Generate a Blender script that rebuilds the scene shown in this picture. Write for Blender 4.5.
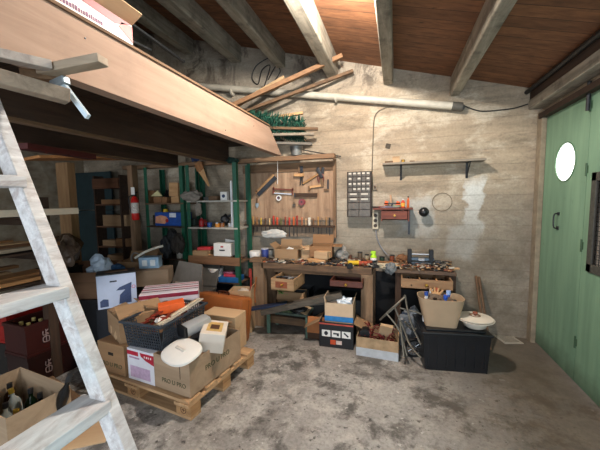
import bpy, bmesh, math, random
from mathutils import Vector, Matrix, Euler
random.seed(7)
PI = math.pi
scn = bpy.context.scene
C = scn.collection
for o in list(bpy.data.objects): bpy.data.objects.remove(o)

# ------------------------------------------------------------------ camera
F, CH = 300.0, 1.55
def cross(a, b): return Vector(a).cross(Vector(b))
_d = Vector((96, -27, F)); _ly = -12.0; _l = Vector(((-F*F+27*_ly)/96, _ly, F))
RY = _d.normalized(); RX = (-_l).normalized(); RZ = RX.cross(RY).normalized()
if RZ.y > 0: RZ = -RZ
def ray(px, py):
    v = Vector((px-300, py-225, F)); return Vector((RX.dot(v), RY.dot(v), RZ.dot(v)))
def at_y(px, py, Y): r = ray(px, py); return r*(Y/r.y)+Vector((0, 0, CH))
def at_z(px, py, Z): r = ray(px, py); return r*((Z-CH)/r.z)+Vector((0, 0, CH))
def at_x(px, py, X): r = ray(px, py); return r*(X/r.x)+Vector((0, 0, CH))
cam = bpy.data.cameras.new('camera'); camo = bpy.data.objects.new('camera', cam); C.objects.link(camo)
cam.sensor_width = 36; cam.lens = 36*F/600; cam.clip_start = .02
# camera axes in the world: right, up, back
right = Vector((RX.x, RY.x, RZ.x)); up = -Vector((RX.y, RY.y, RZ.y)); back = -Vector((RX.z, RY.z, RZ.z))
m = Matrix.Identity(4)
for i in range(3): m[i][0] = right[i]; m[i][1] = up[i]; m[i][2] = back[i]
m.translation = (0, 0, CH)
camo.matrix_world = m; scn.camera = camo

# ------------------------------------------------------------------ light
w = bpy.data.worlds.new('sky'); scn.world = w; w.use_nodes = True
bg = w.node_tree.nodes['Background']; bg.inputs[0].default_value = (.93, .97, 1, 1); bg.inputs[1].default_value = 2.2
def light(name, kind, loc, energy, col, **k):
    l = bpy.data.lights.new(name, kind); l.energy = energy; l.color = col
    for a, b in k.items(): setattr(l, a, b)
    o = bpy.data.objects.new(name, l); C.objects.link(o); o.location = loc; return o
# daylight through the open gateway behind the photographer
day = light('doorway_daylight', 'AREA', (.45, -1.7, 1.45), 64, (.74, .87, 1.0), shape='RECTANGLE', size=1.75, size_y=2.3)
day.rotation_euler = Euler((PI/2, 0, 0))
left_fill = light('left_fill_light', 'AREA', (-3.4, -1.9, 1.45), 50, (.85, .92, 1.0), shape='RECTANGLE', size=1.6, size_y=1.1)  # fill light added for the dark left side, at an invented rear window
left_fill.rotation_euler = Euler((PI/2, 0, 0))
LAMP = (-.40, 2.10, 2.96)
bulb = light('bulb_light', 'POINT', (LAMP[0], LAMP[1], LAMP[2]), 185, (1.0, .92, .82), shadow_soft_size=.045)
scn.view_settings.view_transform = 'Standard'; scn.view_settings.look = 'None'
scn.view_settings.exposure = 0.2; scn.view_settings.gamma = 1; scn.view_settings.use_curve_mapping = False

# ------------------------------------------------------------------ materials
def srgb(c):
    if isinstance(c, str):
        c = [int(c[i:i+2], 16)/255 for i in (0, 2, 4)]
        c = [x/12.92 if x <= .04045 else ((x+.055)/1.055)**2.4 for x in c]
    return (c[0], c[1], c[2], 1)
class NT:
    def __init__(s, name):
        s.m = bpy.data.materials.new(name); s.m.use_nodes = True; s.t = s.m.node_tree
        s.b = s.t.nodes['Principled BSDF']; s.tc = s.t.nodes.new('ShaderNodeTexCoord')
    def n(s, kind, **k):
        x = s.t.nodes.new('ShaderNode'+kind)
        for a, b in k.items():
            if a[0] == '_': setattr(x, a[1:], b)
            else: x.inputs[a].default_value = b
        return x
    def l(s, a, b): s.t.links.new(a, b)
    def map(s, scale=(1, 1, 1), loc=(0, 0, 0), rot=(0, 0, 0)):
        q = s.n('Mapping'); q.inputs['Scale'].default_value = scale; q.inputs['Location'].default_value = loc
        q.inputs['Rotation'].default_value = rot
        s.l(s.tc.outputs['Object'], q.inputs['Vector']); return q.outputs[0]
    def noise(s, vec, scale, detail=4, rough=.6, dist=0):
        q = s.n('TexNoise', Scale=scale, Detail=detail, Roughness=rough, Distortion=dist); s.l(vec, q.inputs['Vector']); return q.outputs['Fac']
    def ramp(s, fac, stops):
        q = s.n('ValToRGB'); e = q.color_ramp.elements
        while len(e) < len(stops): e.new(.5)
        for i, (p, c) in enumerate(stops): e[i].position = p; e[i].color = srgb(c) if not isinstance(c, (int, float)) else (c, c, c, 1)
        s.l(fac, q.inputs[0]); return q.outputs[0]
    def mix(s, fac, a, b, mode='MIX'):
        q = s.n('Mix', _data_type='RGBA', _blend_type=mode)
        for v, i in ((fac, 0), (a, 6), (b, 7)):
            if hasattr(v, 'is_linked') or hasattr(v, 'links'): s.l(v, q.inputs[i])
            elif isinstance(v, (int, float)): q.inputs[i].default_value = v if i == 0 else (v, v, v, 1)
            else: q.inputs[i].default_value = srgb(v)
        return q.outputs[2]
    def math(s, op, a, b=0, clamp=False):
        q = s.n('Math', _operation=op, _use_clamp=clamp)
        for v, i in ((a, 0), (b, 1)):
            if isinstance(v, (int, float)): q.inputs[i].default_value = v
            else: s.l(v, q.inputs[i])
        return q.outputs[0]
    def bump(s, h, strength=.3, dist=.01):
        q = s.n('Bump', Strength=strength, Distance=dist); s.l(h, q.inputs['Height']); s.l(q.outputs[0], s.b.inputs['Normal'])
    def done(s, col, rough=.7, metal=0):
        if isinstance(col, (str, tuple, list)): s.b.inputs['Base Color'].default_value = srgb(col)
        else: s.l(col, s.b.inputs['Base Color'])
        if isinstance(rough, (int, float)): s.b.inputs['Roughness'].default_value = rough
        else: s.l(rough, s.b.inputs['Roughness'])
        s.b.inputs['Metallic'].default_value = metal
        return s.m
_cache = {}
def plain(col, rough=.6, metal=0, var=.25, scale=18, bump=.1):
    k = (str(col), rough, metal, var, scale)
    if k in _cache: return _cache[k]
    s = NT('paint_'+str(len(_cache))); n = s.noise(s.map(), scale, 5)
    c = srgb(col)[:3]
    d = s.ramp(n, [(.3, tuple(x*(1-var) for x in c)), (.7, tuple(min(1, x*(1+var*.5)) for x in c))])
    if bump: s.bump(n, bump, .004)
    _cache[k] = s.done(d, rough, metal); return _cache[k]
def wood(dark, light, axis='x', rough=.75, scale=1, dirt=0):
    k = ('w', str(dark), str(light), axis, scale, dirt)
    if k in _cache: return _cache[k]
    s = NT('wood_'+str(len(_cache)))
    sc = {'x': (1.2, 14, 14), 'y': (14, 1.2, 14), 'z': (14, 14, 1.2)}[axis]
    v = s.map(tuple(x*scale for x in sc)); n = s.noise(v, 1.6, 6, .65, .6); n2 = s.noise(s.map(), 3.2, 4)
    c = s.ramp(n, [(.28, dark), (.72, light)])
    c = s.mix(s.math('MULTIPLY', n2, .35), c, s.mix(.5, c, dark), 'MIX')
    if dirt:
        dm = s.ramp(s.noise(s.map(), 5, 6, .7), [(.5, 0), (.7, 1)])
        c = s.mix(s.math('MULTIPLY', dm, dirt), c, (.05, .04, .035))
    s.bump(n, .25, .004)
    _cache[k] = s.done(c, rough); return _cache[k]
def glass(col, rough=.08, tr=.85):
    k = ('g', str(col))
    if k in _cache: return _cache[k]
    s = NT('glass_'+str(len(_cache))); s.b.inputs['Transmission Weight'].default_value = tr; s.b.inputs['IOR'].default_value = 1.3
    _cache[k] = s.done(col, rough); return _cache[k]
CARD = wood('86694b', 'a98a68', 'x', .85, .35); CARD2 = wood('7d5a3c', 'a27a54', 'x', .85, .3); CARDL = wood('b08f6b', 'cdb08c', 'x', .85, .3)
CARDI = wood('6d4e35', '8f6b49', 'x', .9, .3)
PINE = wood('a8794c', 'd3a878', 'x'); PINEY = wood('a8794c', 'd3a878', 'y'); PINEZ = wood('a07048', 'c99a6b', 'z')
OLD = wood('4f3a29', '8a6c4f', 'x', .85, 1, .4); OLDY = wood('4f3a29', '8a6c4f', 'y', .85, 1, .4); OLDZ = wood('5d4630', '94755a', 'z', .85, 1, .3)
DARKW = wood('2a1d14', '4d3626', 'x', .85, 1, .3); DARKY = wood('2a1d15', '523b2b', 'y', .85, 1, .3); DARKZ = wood('2a1d14', '4d3626', 'z', .85)
GREYW = wood('6f675c', 'a59a8a', 'x', .85, 1, .2); GREYY = wood('6f685a', 'bcb4a4', 'y', .85, .7, .7)
REDW = wood('54261b', '84432f', 'x', .6)
WHITE = plain('e6e4df', .5, 0, .06); BLACK = plain('141518', .45, 0, .3); STEEL = plain('9a9c9f', .35, .9, .15); DSTEEL = plain('3c3d40', .45, .8, .3)
GREEN = plain('14563f', .5, 0, .3); ORANGE = plain('e8662a', .5, 0, .1); RED = plain('b3221c', .45, 0, .2); BLUE = plain('1c4f9a', .45, 0, .2)
YELLOW = plain('d8b021', .5, 0, .15); RUST = plain('8c3d1a', .55, 0, .25, 9, .2); BRASS = plain('b08a3c', .35, .9, .1); GREY = plain('77787a', .7, 0, .25)

# ------------------------------------------------------------------ mesh helpers
class B:
    def __init__(s): s.bm = bmesh.new(); s.mi = 0
    def _fin(s, vs, M):
        for v in vs: v.co = M @ v.co
        for f in {f for v in vs for f in v.link_faces}: f.material_index = s.mi
        return s
    def box(s, c, size, rot=(0, 0, 0), bev=0):
        vs = bmesh.ops.create_cube(s.bm, size=1)['verts']
        S = Matrix.Diagonal((size[0], size[1], size[2], 1))
        for v in vs: v.co = S @ v.co
        if bev:
            es = list({e for v in vs for e in v.link_edges})
            r = bmesh.ops.bevel(s.bm, geom=es, offset=bev, segments=2, affect='EDGES', profile=.5)
            vs = list({v for f in r['faces'] for v in f.verts} | {v for v in vs if v.is_valid})
        return s._fin(vs, Matrix.Translation(c) @ Euler(rot).to_matrix().to_4x4())
    def lo(s, a, b, bev=0):  # box from corner to corner
        return s.box([(a[i]+b[i])/2 for i in range(3)], [abs(b[i]-a[i]) for i in range(3)], bev=bev)
    def beam(s, p, q, w, h, up=(0, 0, 1), bev=0):
        p = Vector(p); q = Vector(q); x = (q-p); L = x.length; x.normalize(); y = Vector(up).cross(x)
        if y.length < 1e-4: y = Vector((0, 1, 0)).cross(x)
        y.normalize(); z = x.cross(y)
        R = Matrix((x, y, z)).transposed()
        vs = bmesh.ops.create_cube(s.bm, size=1)['verts']
        S = Matrix.Diagonal((L, w, h, 1))
        for v in vs: v.co = S @ v.co
        if bev:
            r = bmesh.ops.bevel(s.bm, geom=list({e for v in vs for e in v.link_edges}), offset=bev, segments=1, affect='EDGES')
            vs = list({v for f in r['faces'] for v in f.verts} | {v for v in vs if v.is_valid})
        return s._fin(vs, Matrix.Translation((p+q)/2) @ R.to_4x4())
    def cyl(s, p, q, r, r2=None, n=16):
        p = Vector(p); q = Vector(q); x = q-p; L = x.length
        R = x.to_track_quat('Z', 'Y').to_matrix().to_4x4()
        vs = bmesh.ops.create_cone(s.bm, cap_ends=True, segments=n, radius1=r, radius2=r if r2 is None else r2, depth=L)['verts']
        return s._fin(vs, Matrix.Translation((p+q)/2) @ R)
    def lathe(s, prof, c=(0, 0, 0), n=24, M=None):
        rings = []
        for r, z in prof:
            if r < 1e-5: rings.append([s.bm.verts.new((0, 0, z))])
            else: rings.append([s.bm.verts.new((r*math.cos(2*PI*i/n), r*math.sin(2*PI*i/n), z)) for i in range(n)])
        for a, b in zip(rings, rings[1:]):
            for i in range(n):
                j = (i+1) % n
                if len(a) == 1 and len(b) == 1: continue
                if len(a) == 1: s.bm.faces.new((a[0], b[i], b[j]))
                elif len(b) == 1: s.bm.faces.new((a[i], a[j], b[0]))
                else: s.bm.faces.new((a[i], a[j], b[j], b[i]))
        vs = [v for r in rings for v in r]
        return s._fin(vs, Matrix.Translation(c) @ (M if M else Matrix.Identity(4)))
    def tube(s, pts, r, n=8, smooth=True):
        pts = [Vector(p) for p in pts]
        if smooth and len(pts) > 2:
            out = []
            for i in range(len(pts)-1):
                p0 = pts[max(i-1, 0)]; p1 = pts[i]; p2 = pts[i+1]; p3 = pts[min(i+2, len(pts)-1)]
                for k in range(6):
                    t = k/6
                    out.append(.5*((2*p1)+(-p0+p2)*t+(2*p0-5*p1+4*p2-p3)*t*t+(-p0+3*p1-3*p2+p3)*t**3))
            out.append(pts[-1]); pts = out
        rings = []; prev = None
        for i, p in enumerate(pts):
            t = (pts[min(i+1, len(pts)-1)]-pts[max(i-1, 0)]).normalized()
            a = prev if prev else (Vector((0, 0, 1)) if abs(t.z) < .9 else Vector((1, 0, 0)))
            u = (a-t*a.dot(t)).normalized(); prev = u; v = t.cross(u)
            rings.append([s.bm.verts.new(p+(u*math.cos(2*PI*k/n)+v*math.sin(2*PI*k/n))*r) for k in range(n)])
        for a, b in zip(rings, rings[1:]):
            for k in range(n): s.bm.faces.new((a[k], a[(k+1) % n], b[(k+1) % n], b[k]))
        s.bm.faces.new(rings[0][::-1]); s.bm.faces.new(rings[-1])
        return s._fin([v for r in rings for v in r], Matrix.Identity(4))
    def prism(s, pts, th, M=None):  # outline in local xz, thickness along y
        a = [s.bm.verts.new((x, -th/2, z)) for x, z in pts]; b = [s.bm.verts.new((x, th/2, z)) for x, z in pts]
        s.bm.faces.new(a); s.bm.faces.new(b[::-1]); n = len(pts)
        for i in range(n): s.bm.faces.new((a[i], b[i], b[(i+1) % n], a[(i+1) % n]))
        return s._fin(a+b, M or Matrix.Identity(4))
    def ball(s, c, r, sc=(1, 1, 1), u=16, v=10):
        vs = bmesh.ops.create_uvsphere(s.bm, u_segments=u, v_segments=v, radius=r)['verts']
        return s._fin(vs, Matrix.Translation(c) @ Matrix.Diagonal((sc[0], sc[1], sc[2], 1)))
    def blob(s, c, size, amp=.25, seed=0, sub=3, freq=1.5):  # crumpled lump
        from mathutils import noise as NZ
        vs = bmesh.ops.create_icosphere(s.bm, subdivisions=sub, radius=1)['verts']
        for v in vs:
            k = 1+amp*NZ.noise(v.co*freq+Vector((seed*3.1, seed, 0)))+amp*.5*NZ.noise(v.co*freq*3+Vector((seed, 0, seed)))
            v.co = v.co*k
        return s._fin(vs, Matrix.Translation(c) @ Matrix.Diagonal((size[0]/2, size[1]/2, size[2]/2, 1)))
    def sheet(s, x0, x1, y0, y1, fz, nx=24, ny=16, th=.004):  # cloth/paper sheet z=fz(x,y)
        g = [[s.bm.verts.new((x0+(x1-x0)*i/nx, y0+(y1-y0)*j/ny, fz(x0+(x1-x0)*i/nx, y0+(y1-y0)*j/ny))) for j in range(ny+1)] for i in range(nx+1)]
        fs = [s.bm.faces.new((g[i][j], g[i+1][j], g[i+1][j+1], g[i][j+1])) for i in range(nx) for j in range(ny)]
        r = bmesh.ops.solidify(s.bm, geom=fs, thickness=th); return s
def obj(name, b, mats, parent=None, loc=(0, 0, 0), rz=0, rot=None, smooth=False):
    me = bpy.data.meshes.new(name); bmesh.ops.recalc_face_normals(b.bm, faces=b.bm.faces); b.bm.to_mesh(me); b.bm.free()
    if not isinstance(mats, (list, tuple)): mats = [mats]
    for x in mats: me.materials.append(x)
    if smooth:
        for p in me.polygons: p.use_smooth = True
        try: me.set_sharp_from_angle(angle=math.radians(40))
        except Exception: pass
    o = bpy.data.objects.new(name, me); C.objects.link(o); o.location = loc
    o.rotation_euler = rot if rot is not None else (0, 0, rz)
    if parent: o.parent = parent
    return o
def tag(o, label, cat, group=None):
    o['label'] = label; o['category'] = cat
    if group: o['group'] = group
    return o
def thing(name, label, cat, loc=(0, 0, 0), rz=0, group=None, rot=None):
    o = bpy.data.objects.new(name, None); o.empty_display_size = .05; C.objects.link(o); o.location = loc
    o.rotation_euler = rot if rot is not None else (0, 0, rz); return tag(o, label, cat, group)
def struct(name, b, mats, parent=None):
    o = obj(name, b, mats, parent)
    if not parent: o['kind'] = 'structure'
    return o
def text(s, size, mat, parent, loc, rot, th=.001, name='lettering', sx=1):
    cu = bpy.data.curves.new('t', 'FONT'); cu.body = s; cu.size = size; cu.extrude = th; cu.align_x = 'CENTER'; cu.align_y = 'CENTER'
    t = bpy.data.objects.new('t', cu); C.objects.link(t)
    dg = bpy.context.evaluated_depsgraph_get(); me = bpy.data.meshes.new_from_object(t.evaluated_get(dg)); bpy.data.objects.remove(t)
    me.materials.clear(); me.materials.append(mat)
    o = bpy.data.objects.new(name, me); C.objects.link(o); o.location = loc; o.rotation_euler = rot; o.scale = (sx, 1, 1); o.parent = parent; return o
def fit(A, Bp, Cp, z):
    """place a rectangle lying at height z whose corners front-left, front-right and back-right are seen at A, B, C"""
    a = at_z(*A, z); b = at_z(*Bp, z); c = at_z(*Cp, z)
    x = b-a; w = x.length; x.normalize(); y = Vector((-x.y, x.x, 0)); d = (c-b).dot(y); ctr = a+x*w/2+y*d/2
    return (ctr.x, ctr.y), math.atan2(x.y, x.x), w, d
def shell(b, w, d, h, t, z0=0):  # open-topped box, one mesh
    b.lo((-w/2, -d/2, z0), (w/2, d/2, z0+t)); b.lo((-w/2, -d/2, z0), (w/2, -d/2+t, z0+h)); b.lo((-w/2, d/2-t, z0), (w/2, d/2, z0+h))
    b.lo((-w/2, -d/2+t, z0), (-w/2+t, d/2-t, z0+h)); b.lo((w/2-t, -d/2+t, z0), (w/2, d/2-t, z0+h)); return b
def carton(label, loc, rz, w, d, h, mat=None, flaps=(), group=None, cat='box', name='cardboard_box', t=.006, flen=None, closed=False, tape=None, rot=None):
    """flaps: list of (side, fold angle in degrees outward from vertical) side in 'nsew'"""
    mat = mat or CARD
    r = thing(name, label, cat, loc, rz, group, rot)
    if closed: obj('body', B().box((0, 0, h/2), (w, d, h), bev=.004), mat, r)
    else: obj('body', shell(B(), w, d, h, t), mat, r)
    for side, ang in flaps:
        fl = flen or min(w, d)*.5
        a = math.radians(ang); bb = B(); L = w if side in 'ns' else d
        bb.lo((-L/2+.004, -t/2, .002), (L/2-.004, t/2, fl))
        rzz = {'s': 0, 'e': PI/2, 'n': PI, 'w': -PI/2}[side]
        pos = {'s': (0, -d/2+t/2, h), 'n': (0, d/2-t/2, h), 'e': (w/2-t/2, 0, h), 'w': (-w/2+t/2, 0, h)}[side]
        o = obj('flap', bb, mat, r, pos); o.rotation_euler = Euler((a, 0, rzz), 'XYZ')
    if tape: obj('tape', B().lo((-.025, -d/2-.001, h*.0), (.025, -d/2, h)).lo((-.025, -d/2-.001, h), (.025, d/2, h+.001)), tape, r)
    return r

# ------------------------------------------------------------------ the setting
D, RW, LW, RY0 = 3.76, 1.42, -5.0, -2.0
def ceil_z(x): return 2.62+.285*(RW-x)
# concrete wall with board marks, stains and pale patches of filler
def wall_mat():
    s = NT('board_marked_concrete'); v = s.map()
    big = s.noise(v, 1.1, 5, .6, .5); med = s.noise(s.map((1, 1, 2.2)), 5, 6, .65); lay = s.noise(s.map((.35, 1, 7.5)), 1.6, 3, .55, .3)
    fine = s.noise(v, 45, 4)
    c = s.ramp(big, [(.3, '8d8070'), (.5, 'a59580'), (.7, 'b3a088')])
    c = s.mix(s.ramp(lay, [(.35, .35), (.6, 0)]), c, '6f6454')
    cl = s.ramp(s.noise(s.map((1, 1, 1.6), loc=(4, 0, 2)), 2.3, 7, .72, .3), [(.50, 0), (.62, .75)])
    c = s.mix(cl, c, 'cbbfab'); dk = s.ramp(s.noise(s.map((.8, 1, 2.4), loc=(9, 0, 5)), 2.0, 7, .75, .2), [(.49, 0), (.64, .65)]); c = s.mix(dk, c, '6e6455')
    c = s.mix(s.ramp(med, [(.45, 0), (.8, .5)]), c, 'b8a88f')
    sx = s.n('SeparateXYZ'); s.l(v, sx.inputs[0]); X, Z = sx.outputs[0], sx.outputs[2]
    wob = s.noise(v, 4, 4); wob2 = s.math('MULTIPLY', s.math('SUBTRACT', wob, .5), .35)
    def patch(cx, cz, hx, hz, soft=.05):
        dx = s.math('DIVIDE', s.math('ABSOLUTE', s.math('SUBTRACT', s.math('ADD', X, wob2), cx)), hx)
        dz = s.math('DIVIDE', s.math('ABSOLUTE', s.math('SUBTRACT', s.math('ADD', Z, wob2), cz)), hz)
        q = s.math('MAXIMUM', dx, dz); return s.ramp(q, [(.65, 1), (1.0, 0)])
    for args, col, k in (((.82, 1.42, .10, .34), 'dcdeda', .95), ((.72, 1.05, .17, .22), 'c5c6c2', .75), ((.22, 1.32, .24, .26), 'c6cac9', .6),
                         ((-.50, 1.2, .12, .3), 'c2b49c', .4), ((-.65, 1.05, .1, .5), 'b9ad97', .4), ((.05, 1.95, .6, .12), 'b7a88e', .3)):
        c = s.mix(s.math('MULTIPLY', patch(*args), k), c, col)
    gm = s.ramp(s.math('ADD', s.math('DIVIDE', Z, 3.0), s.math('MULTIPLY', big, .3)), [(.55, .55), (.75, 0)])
    c = s.mix(gm, c, s.mix(med, '7f7a70', 'a5a196'))  # cool daylight on the lower wall, painted in as a grey mix
    # seams between the casting boards
    fr = s.math('FRACT', s.math('DIVIDE', s.math('ADD', Z, s.math('MULTIPLY', wob2, .08)), .165))
    seam = s.ramp(s.math('ABSOLUTE', s.math('SUBTRACT', fr, .5)), [(.0, 1), (.06, 0)])
    c = s.mix(s.math('MULTIPLY', s.math('MULTIPLY', seam, s.ramp(med, [(.36, .2), (.56, 1)])), .4), c, '5e5446')
    # old dark damp stains high up on the gable and rusty brown ones low down
    hi = s.ramp(s.math('DIVIDE', Z, 5.0), [(.53, 0), (.60, 1)])
    st = s.ramp(s.noise(s.map((1.2, 1, .8)), 2.6, 7, .72, .8), [(.50, 0), (.62, .85)])
    c = s.mix(s.math('MULTIPLY', hi, .35), c, 'b3aca0')
    c = s.mix(s.math('MULTIPLY', hi, st), c, '4a4038')
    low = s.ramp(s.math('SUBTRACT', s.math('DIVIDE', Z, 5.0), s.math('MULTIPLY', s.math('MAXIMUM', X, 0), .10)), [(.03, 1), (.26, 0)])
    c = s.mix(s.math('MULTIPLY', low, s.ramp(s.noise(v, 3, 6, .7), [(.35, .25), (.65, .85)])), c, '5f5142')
    c = s.mix(s.ramp(fine, [(.3, .2), (.6, 0)]), c, '3c362e')
    s.bump(s.math('ADD', s.math('MULTIPLY', seam, -.2), s.math('ADD', med, s.math('MULTIPLY', fine, .3))), .35, .01)
    return s.done(c, .9)
def floor_mat():
    s = NT('stained_concrete_floor'); v = s.map()
    big = s.noise(v, .9, 5, .6, .6); med = s.noise(v, 5.5, 8, .75, .1); fine = s.noise(v, 38, 5, .7)
    c = s.ramp(big, [(.3, '827e79'), (.52, 'a3a09c'), (.7, 'b2b0ac')])
    c = s.mix(s.ramp(med, [(.46, 0), (.66, .85)]), c, 'c4c1ba')
    c = s.mix(s.ramp(s.noise(v, 2.4, 8, .75, .15), [(.49, 0), (.585, .85)]), c, '4a4744')
    spots = s.ramp(s.noise(v, 15, 5, .7), [(.60, 0), (.66, .85)])
    c = s.mix(spots, c, '2e2c2a')
    c = s.mix(s.ramp(s.noise(s.map(loc=(3, 7, 0)), 13, 3, .6), [(.66, 0), (.70, .8)]), c, 'd5d3ce')
    c = s.mix(s.ramp(fine, [(.3, .45), (.55, 0)]), c, '4b463f')
    sx = s.n('SeparateXYZ'); s.l(v, sx.inputs[0])
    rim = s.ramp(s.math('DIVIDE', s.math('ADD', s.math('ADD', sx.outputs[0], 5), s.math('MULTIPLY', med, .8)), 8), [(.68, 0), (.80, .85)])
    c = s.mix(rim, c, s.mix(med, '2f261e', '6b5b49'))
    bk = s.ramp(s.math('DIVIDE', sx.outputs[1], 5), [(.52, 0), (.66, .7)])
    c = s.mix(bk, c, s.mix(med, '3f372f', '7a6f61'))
    s.bump(s.math('ADD', med, s.math('MULTIPLY', fine, .4)), .25, .01)
    return s.done(c, s.ramp(big, [(.35, .45), (.6, .8)]))
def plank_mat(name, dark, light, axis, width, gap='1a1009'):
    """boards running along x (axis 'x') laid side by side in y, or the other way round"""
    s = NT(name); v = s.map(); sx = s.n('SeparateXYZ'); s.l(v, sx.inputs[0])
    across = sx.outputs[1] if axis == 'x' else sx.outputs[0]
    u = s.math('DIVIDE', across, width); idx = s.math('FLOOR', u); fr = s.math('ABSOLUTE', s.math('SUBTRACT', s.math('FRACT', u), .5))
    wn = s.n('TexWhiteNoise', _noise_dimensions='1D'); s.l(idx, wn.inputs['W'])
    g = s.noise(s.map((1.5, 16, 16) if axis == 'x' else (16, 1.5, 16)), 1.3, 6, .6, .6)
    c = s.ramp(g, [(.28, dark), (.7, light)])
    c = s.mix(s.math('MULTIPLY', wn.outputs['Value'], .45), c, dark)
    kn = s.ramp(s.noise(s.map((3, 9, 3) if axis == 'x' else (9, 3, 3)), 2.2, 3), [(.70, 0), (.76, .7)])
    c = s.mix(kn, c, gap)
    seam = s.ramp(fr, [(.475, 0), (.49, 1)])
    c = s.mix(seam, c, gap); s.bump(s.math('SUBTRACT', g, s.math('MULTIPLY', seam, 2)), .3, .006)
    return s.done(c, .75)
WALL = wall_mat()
b = B(); b.lo((LW-.1, RY0-.1, -.1), (RW+.25, D+.1, 0)); struct('floor', b, floor_mat())
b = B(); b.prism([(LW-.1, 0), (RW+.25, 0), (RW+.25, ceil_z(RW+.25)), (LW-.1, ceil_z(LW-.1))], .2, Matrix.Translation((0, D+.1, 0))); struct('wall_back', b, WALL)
rubble = NT('rubble_wall')
vv = rubble.map((1, 1, 1.5)); vo = rubble.n('TexVoronoi', Scale=4.2); rubble.l(vv, vo.inputs['Vector'])
cc = rubble.ramp(vo.outputs['Distance'], [(.2, '6b5138'), (.6, '94836c')]); cc = rubble.mix(rubble.ramp(rubble.noise(vv, 6, 5), [(.3, 0), (.7, .8)]), cc, 'b8ac98')
rubble.bump(vo.outputs['Distance'], .6, .03); RUBBLE = rubble.done(cc, .95)
b = B(); b.lo((LW-.2, RY0-.1, 0), (LW, D+.1, ceil_z(LW)+.2)); struct('wall_left', b, RUBBLE)
# right wall: the doorway band of folding doors, masonry above and behind
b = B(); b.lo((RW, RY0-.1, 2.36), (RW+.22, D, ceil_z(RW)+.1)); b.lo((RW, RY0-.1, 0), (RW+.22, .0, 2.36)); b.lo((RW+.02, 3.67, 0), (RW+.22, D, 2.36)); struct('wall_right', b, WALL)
# wall behind the photographer with its open gateway and an added opening for the left fill
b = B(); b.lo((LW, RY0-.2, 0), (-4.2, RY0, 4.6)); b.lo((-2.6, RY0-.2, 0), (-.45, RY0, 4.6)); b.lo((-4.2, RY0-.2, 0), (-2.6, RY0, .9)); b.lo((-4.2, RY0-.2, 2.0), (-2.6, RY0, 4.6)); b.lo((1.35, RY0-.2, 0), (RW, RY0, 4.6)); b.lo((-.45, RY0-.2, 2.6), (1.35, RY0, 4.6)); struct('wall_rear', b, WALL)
# plank roof falling to the right, on purlins that run into the gable
b = B(); b.prism([(RW+.3, ceil_z(RW+.3)), (LW-.2, ceil_z(LW-.2)), (LW-.2, ceil_z(LW-.2)+.05), (RW+.3, ceil_z(RW+.3)+.05)], D-RY0+.4, Matrix.Translation((0, (D+RY0)/2, 0)))
struct('ceiling', b, plank_mat('roof_planks', '5a3a26', '946442', 'x', .135))
def purlin(X, wd, hd, lab, m=GREYY, dx=0):
    hd += .045; wd *= 1.12
    b = B(); z = ceil_z(X)-hd/2+.015
    b.box((0, 0, 0), (wd, D-RY0, hd), rot=(0, .02, 0), bev=.012)
    o = obj('roof_beam', b, m, loc=(X, (D+RY0)/2, z)); tag(o, lab, 'beam', 'roof beams under the planks')
purlin(.60, .085, .17, 'rough grey roof beam nearest the green folding doors')
purlin(-.10, .095, .16, 'grey roof beam that points straight at the viewer, above the wall shelf')
purlin(-.75, .12, .19, 'thick pale roof beam with the loose brown plank resting by its end')
purlin(-1.42, .10, .17, 'weathered roof beam ending above the dark cables on the gable')
purlin(-2.06, .13, .19, 'weathered roof beam over the front of the loft')
purlin(-2.80, .11, .18, 'dim roof beam over the loft, just left of the lit ones')
purlin(-3.60, .11, .18, 'darkest roof beam, far back over the loft')
# wall plate beam, dark rail and jamb on the right
o = obj('lintel_beam', B().lo((0, RY0, 0), (.13, D, .095), bev=.006), GREYY, loc=(1.29, 0, 2.435)); tag(o, 'long pale beam running above the green folding doors', 'beam')
b = B(); b.lo((1.30, RY0, 2.535), (RW, D, 2.62)); struct('trim_1', b, DARKY)
o = obj('steel_rail', B().cyl((0, RY0, 0), (0, D, 0), .022), DSTEEL, loc=(1.27, 0, 2.615)); tag(o, 'dark steel pipe running along the roof edge above the doors', 'pipe')
b = B(); b.lo((1.375, 3.655, 0), (1.42, D, 2.40), bev=.004); struct('trim_2', b, plain('8d7f6b', .85, 0, .3, 12, .3))
b = B(); b.lo((1.36, RY0, 2.325), (1.42, 3.70, 2.375)); struct('trim_3', b, plain('3a2a22', .6, .4, .4))
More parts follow.
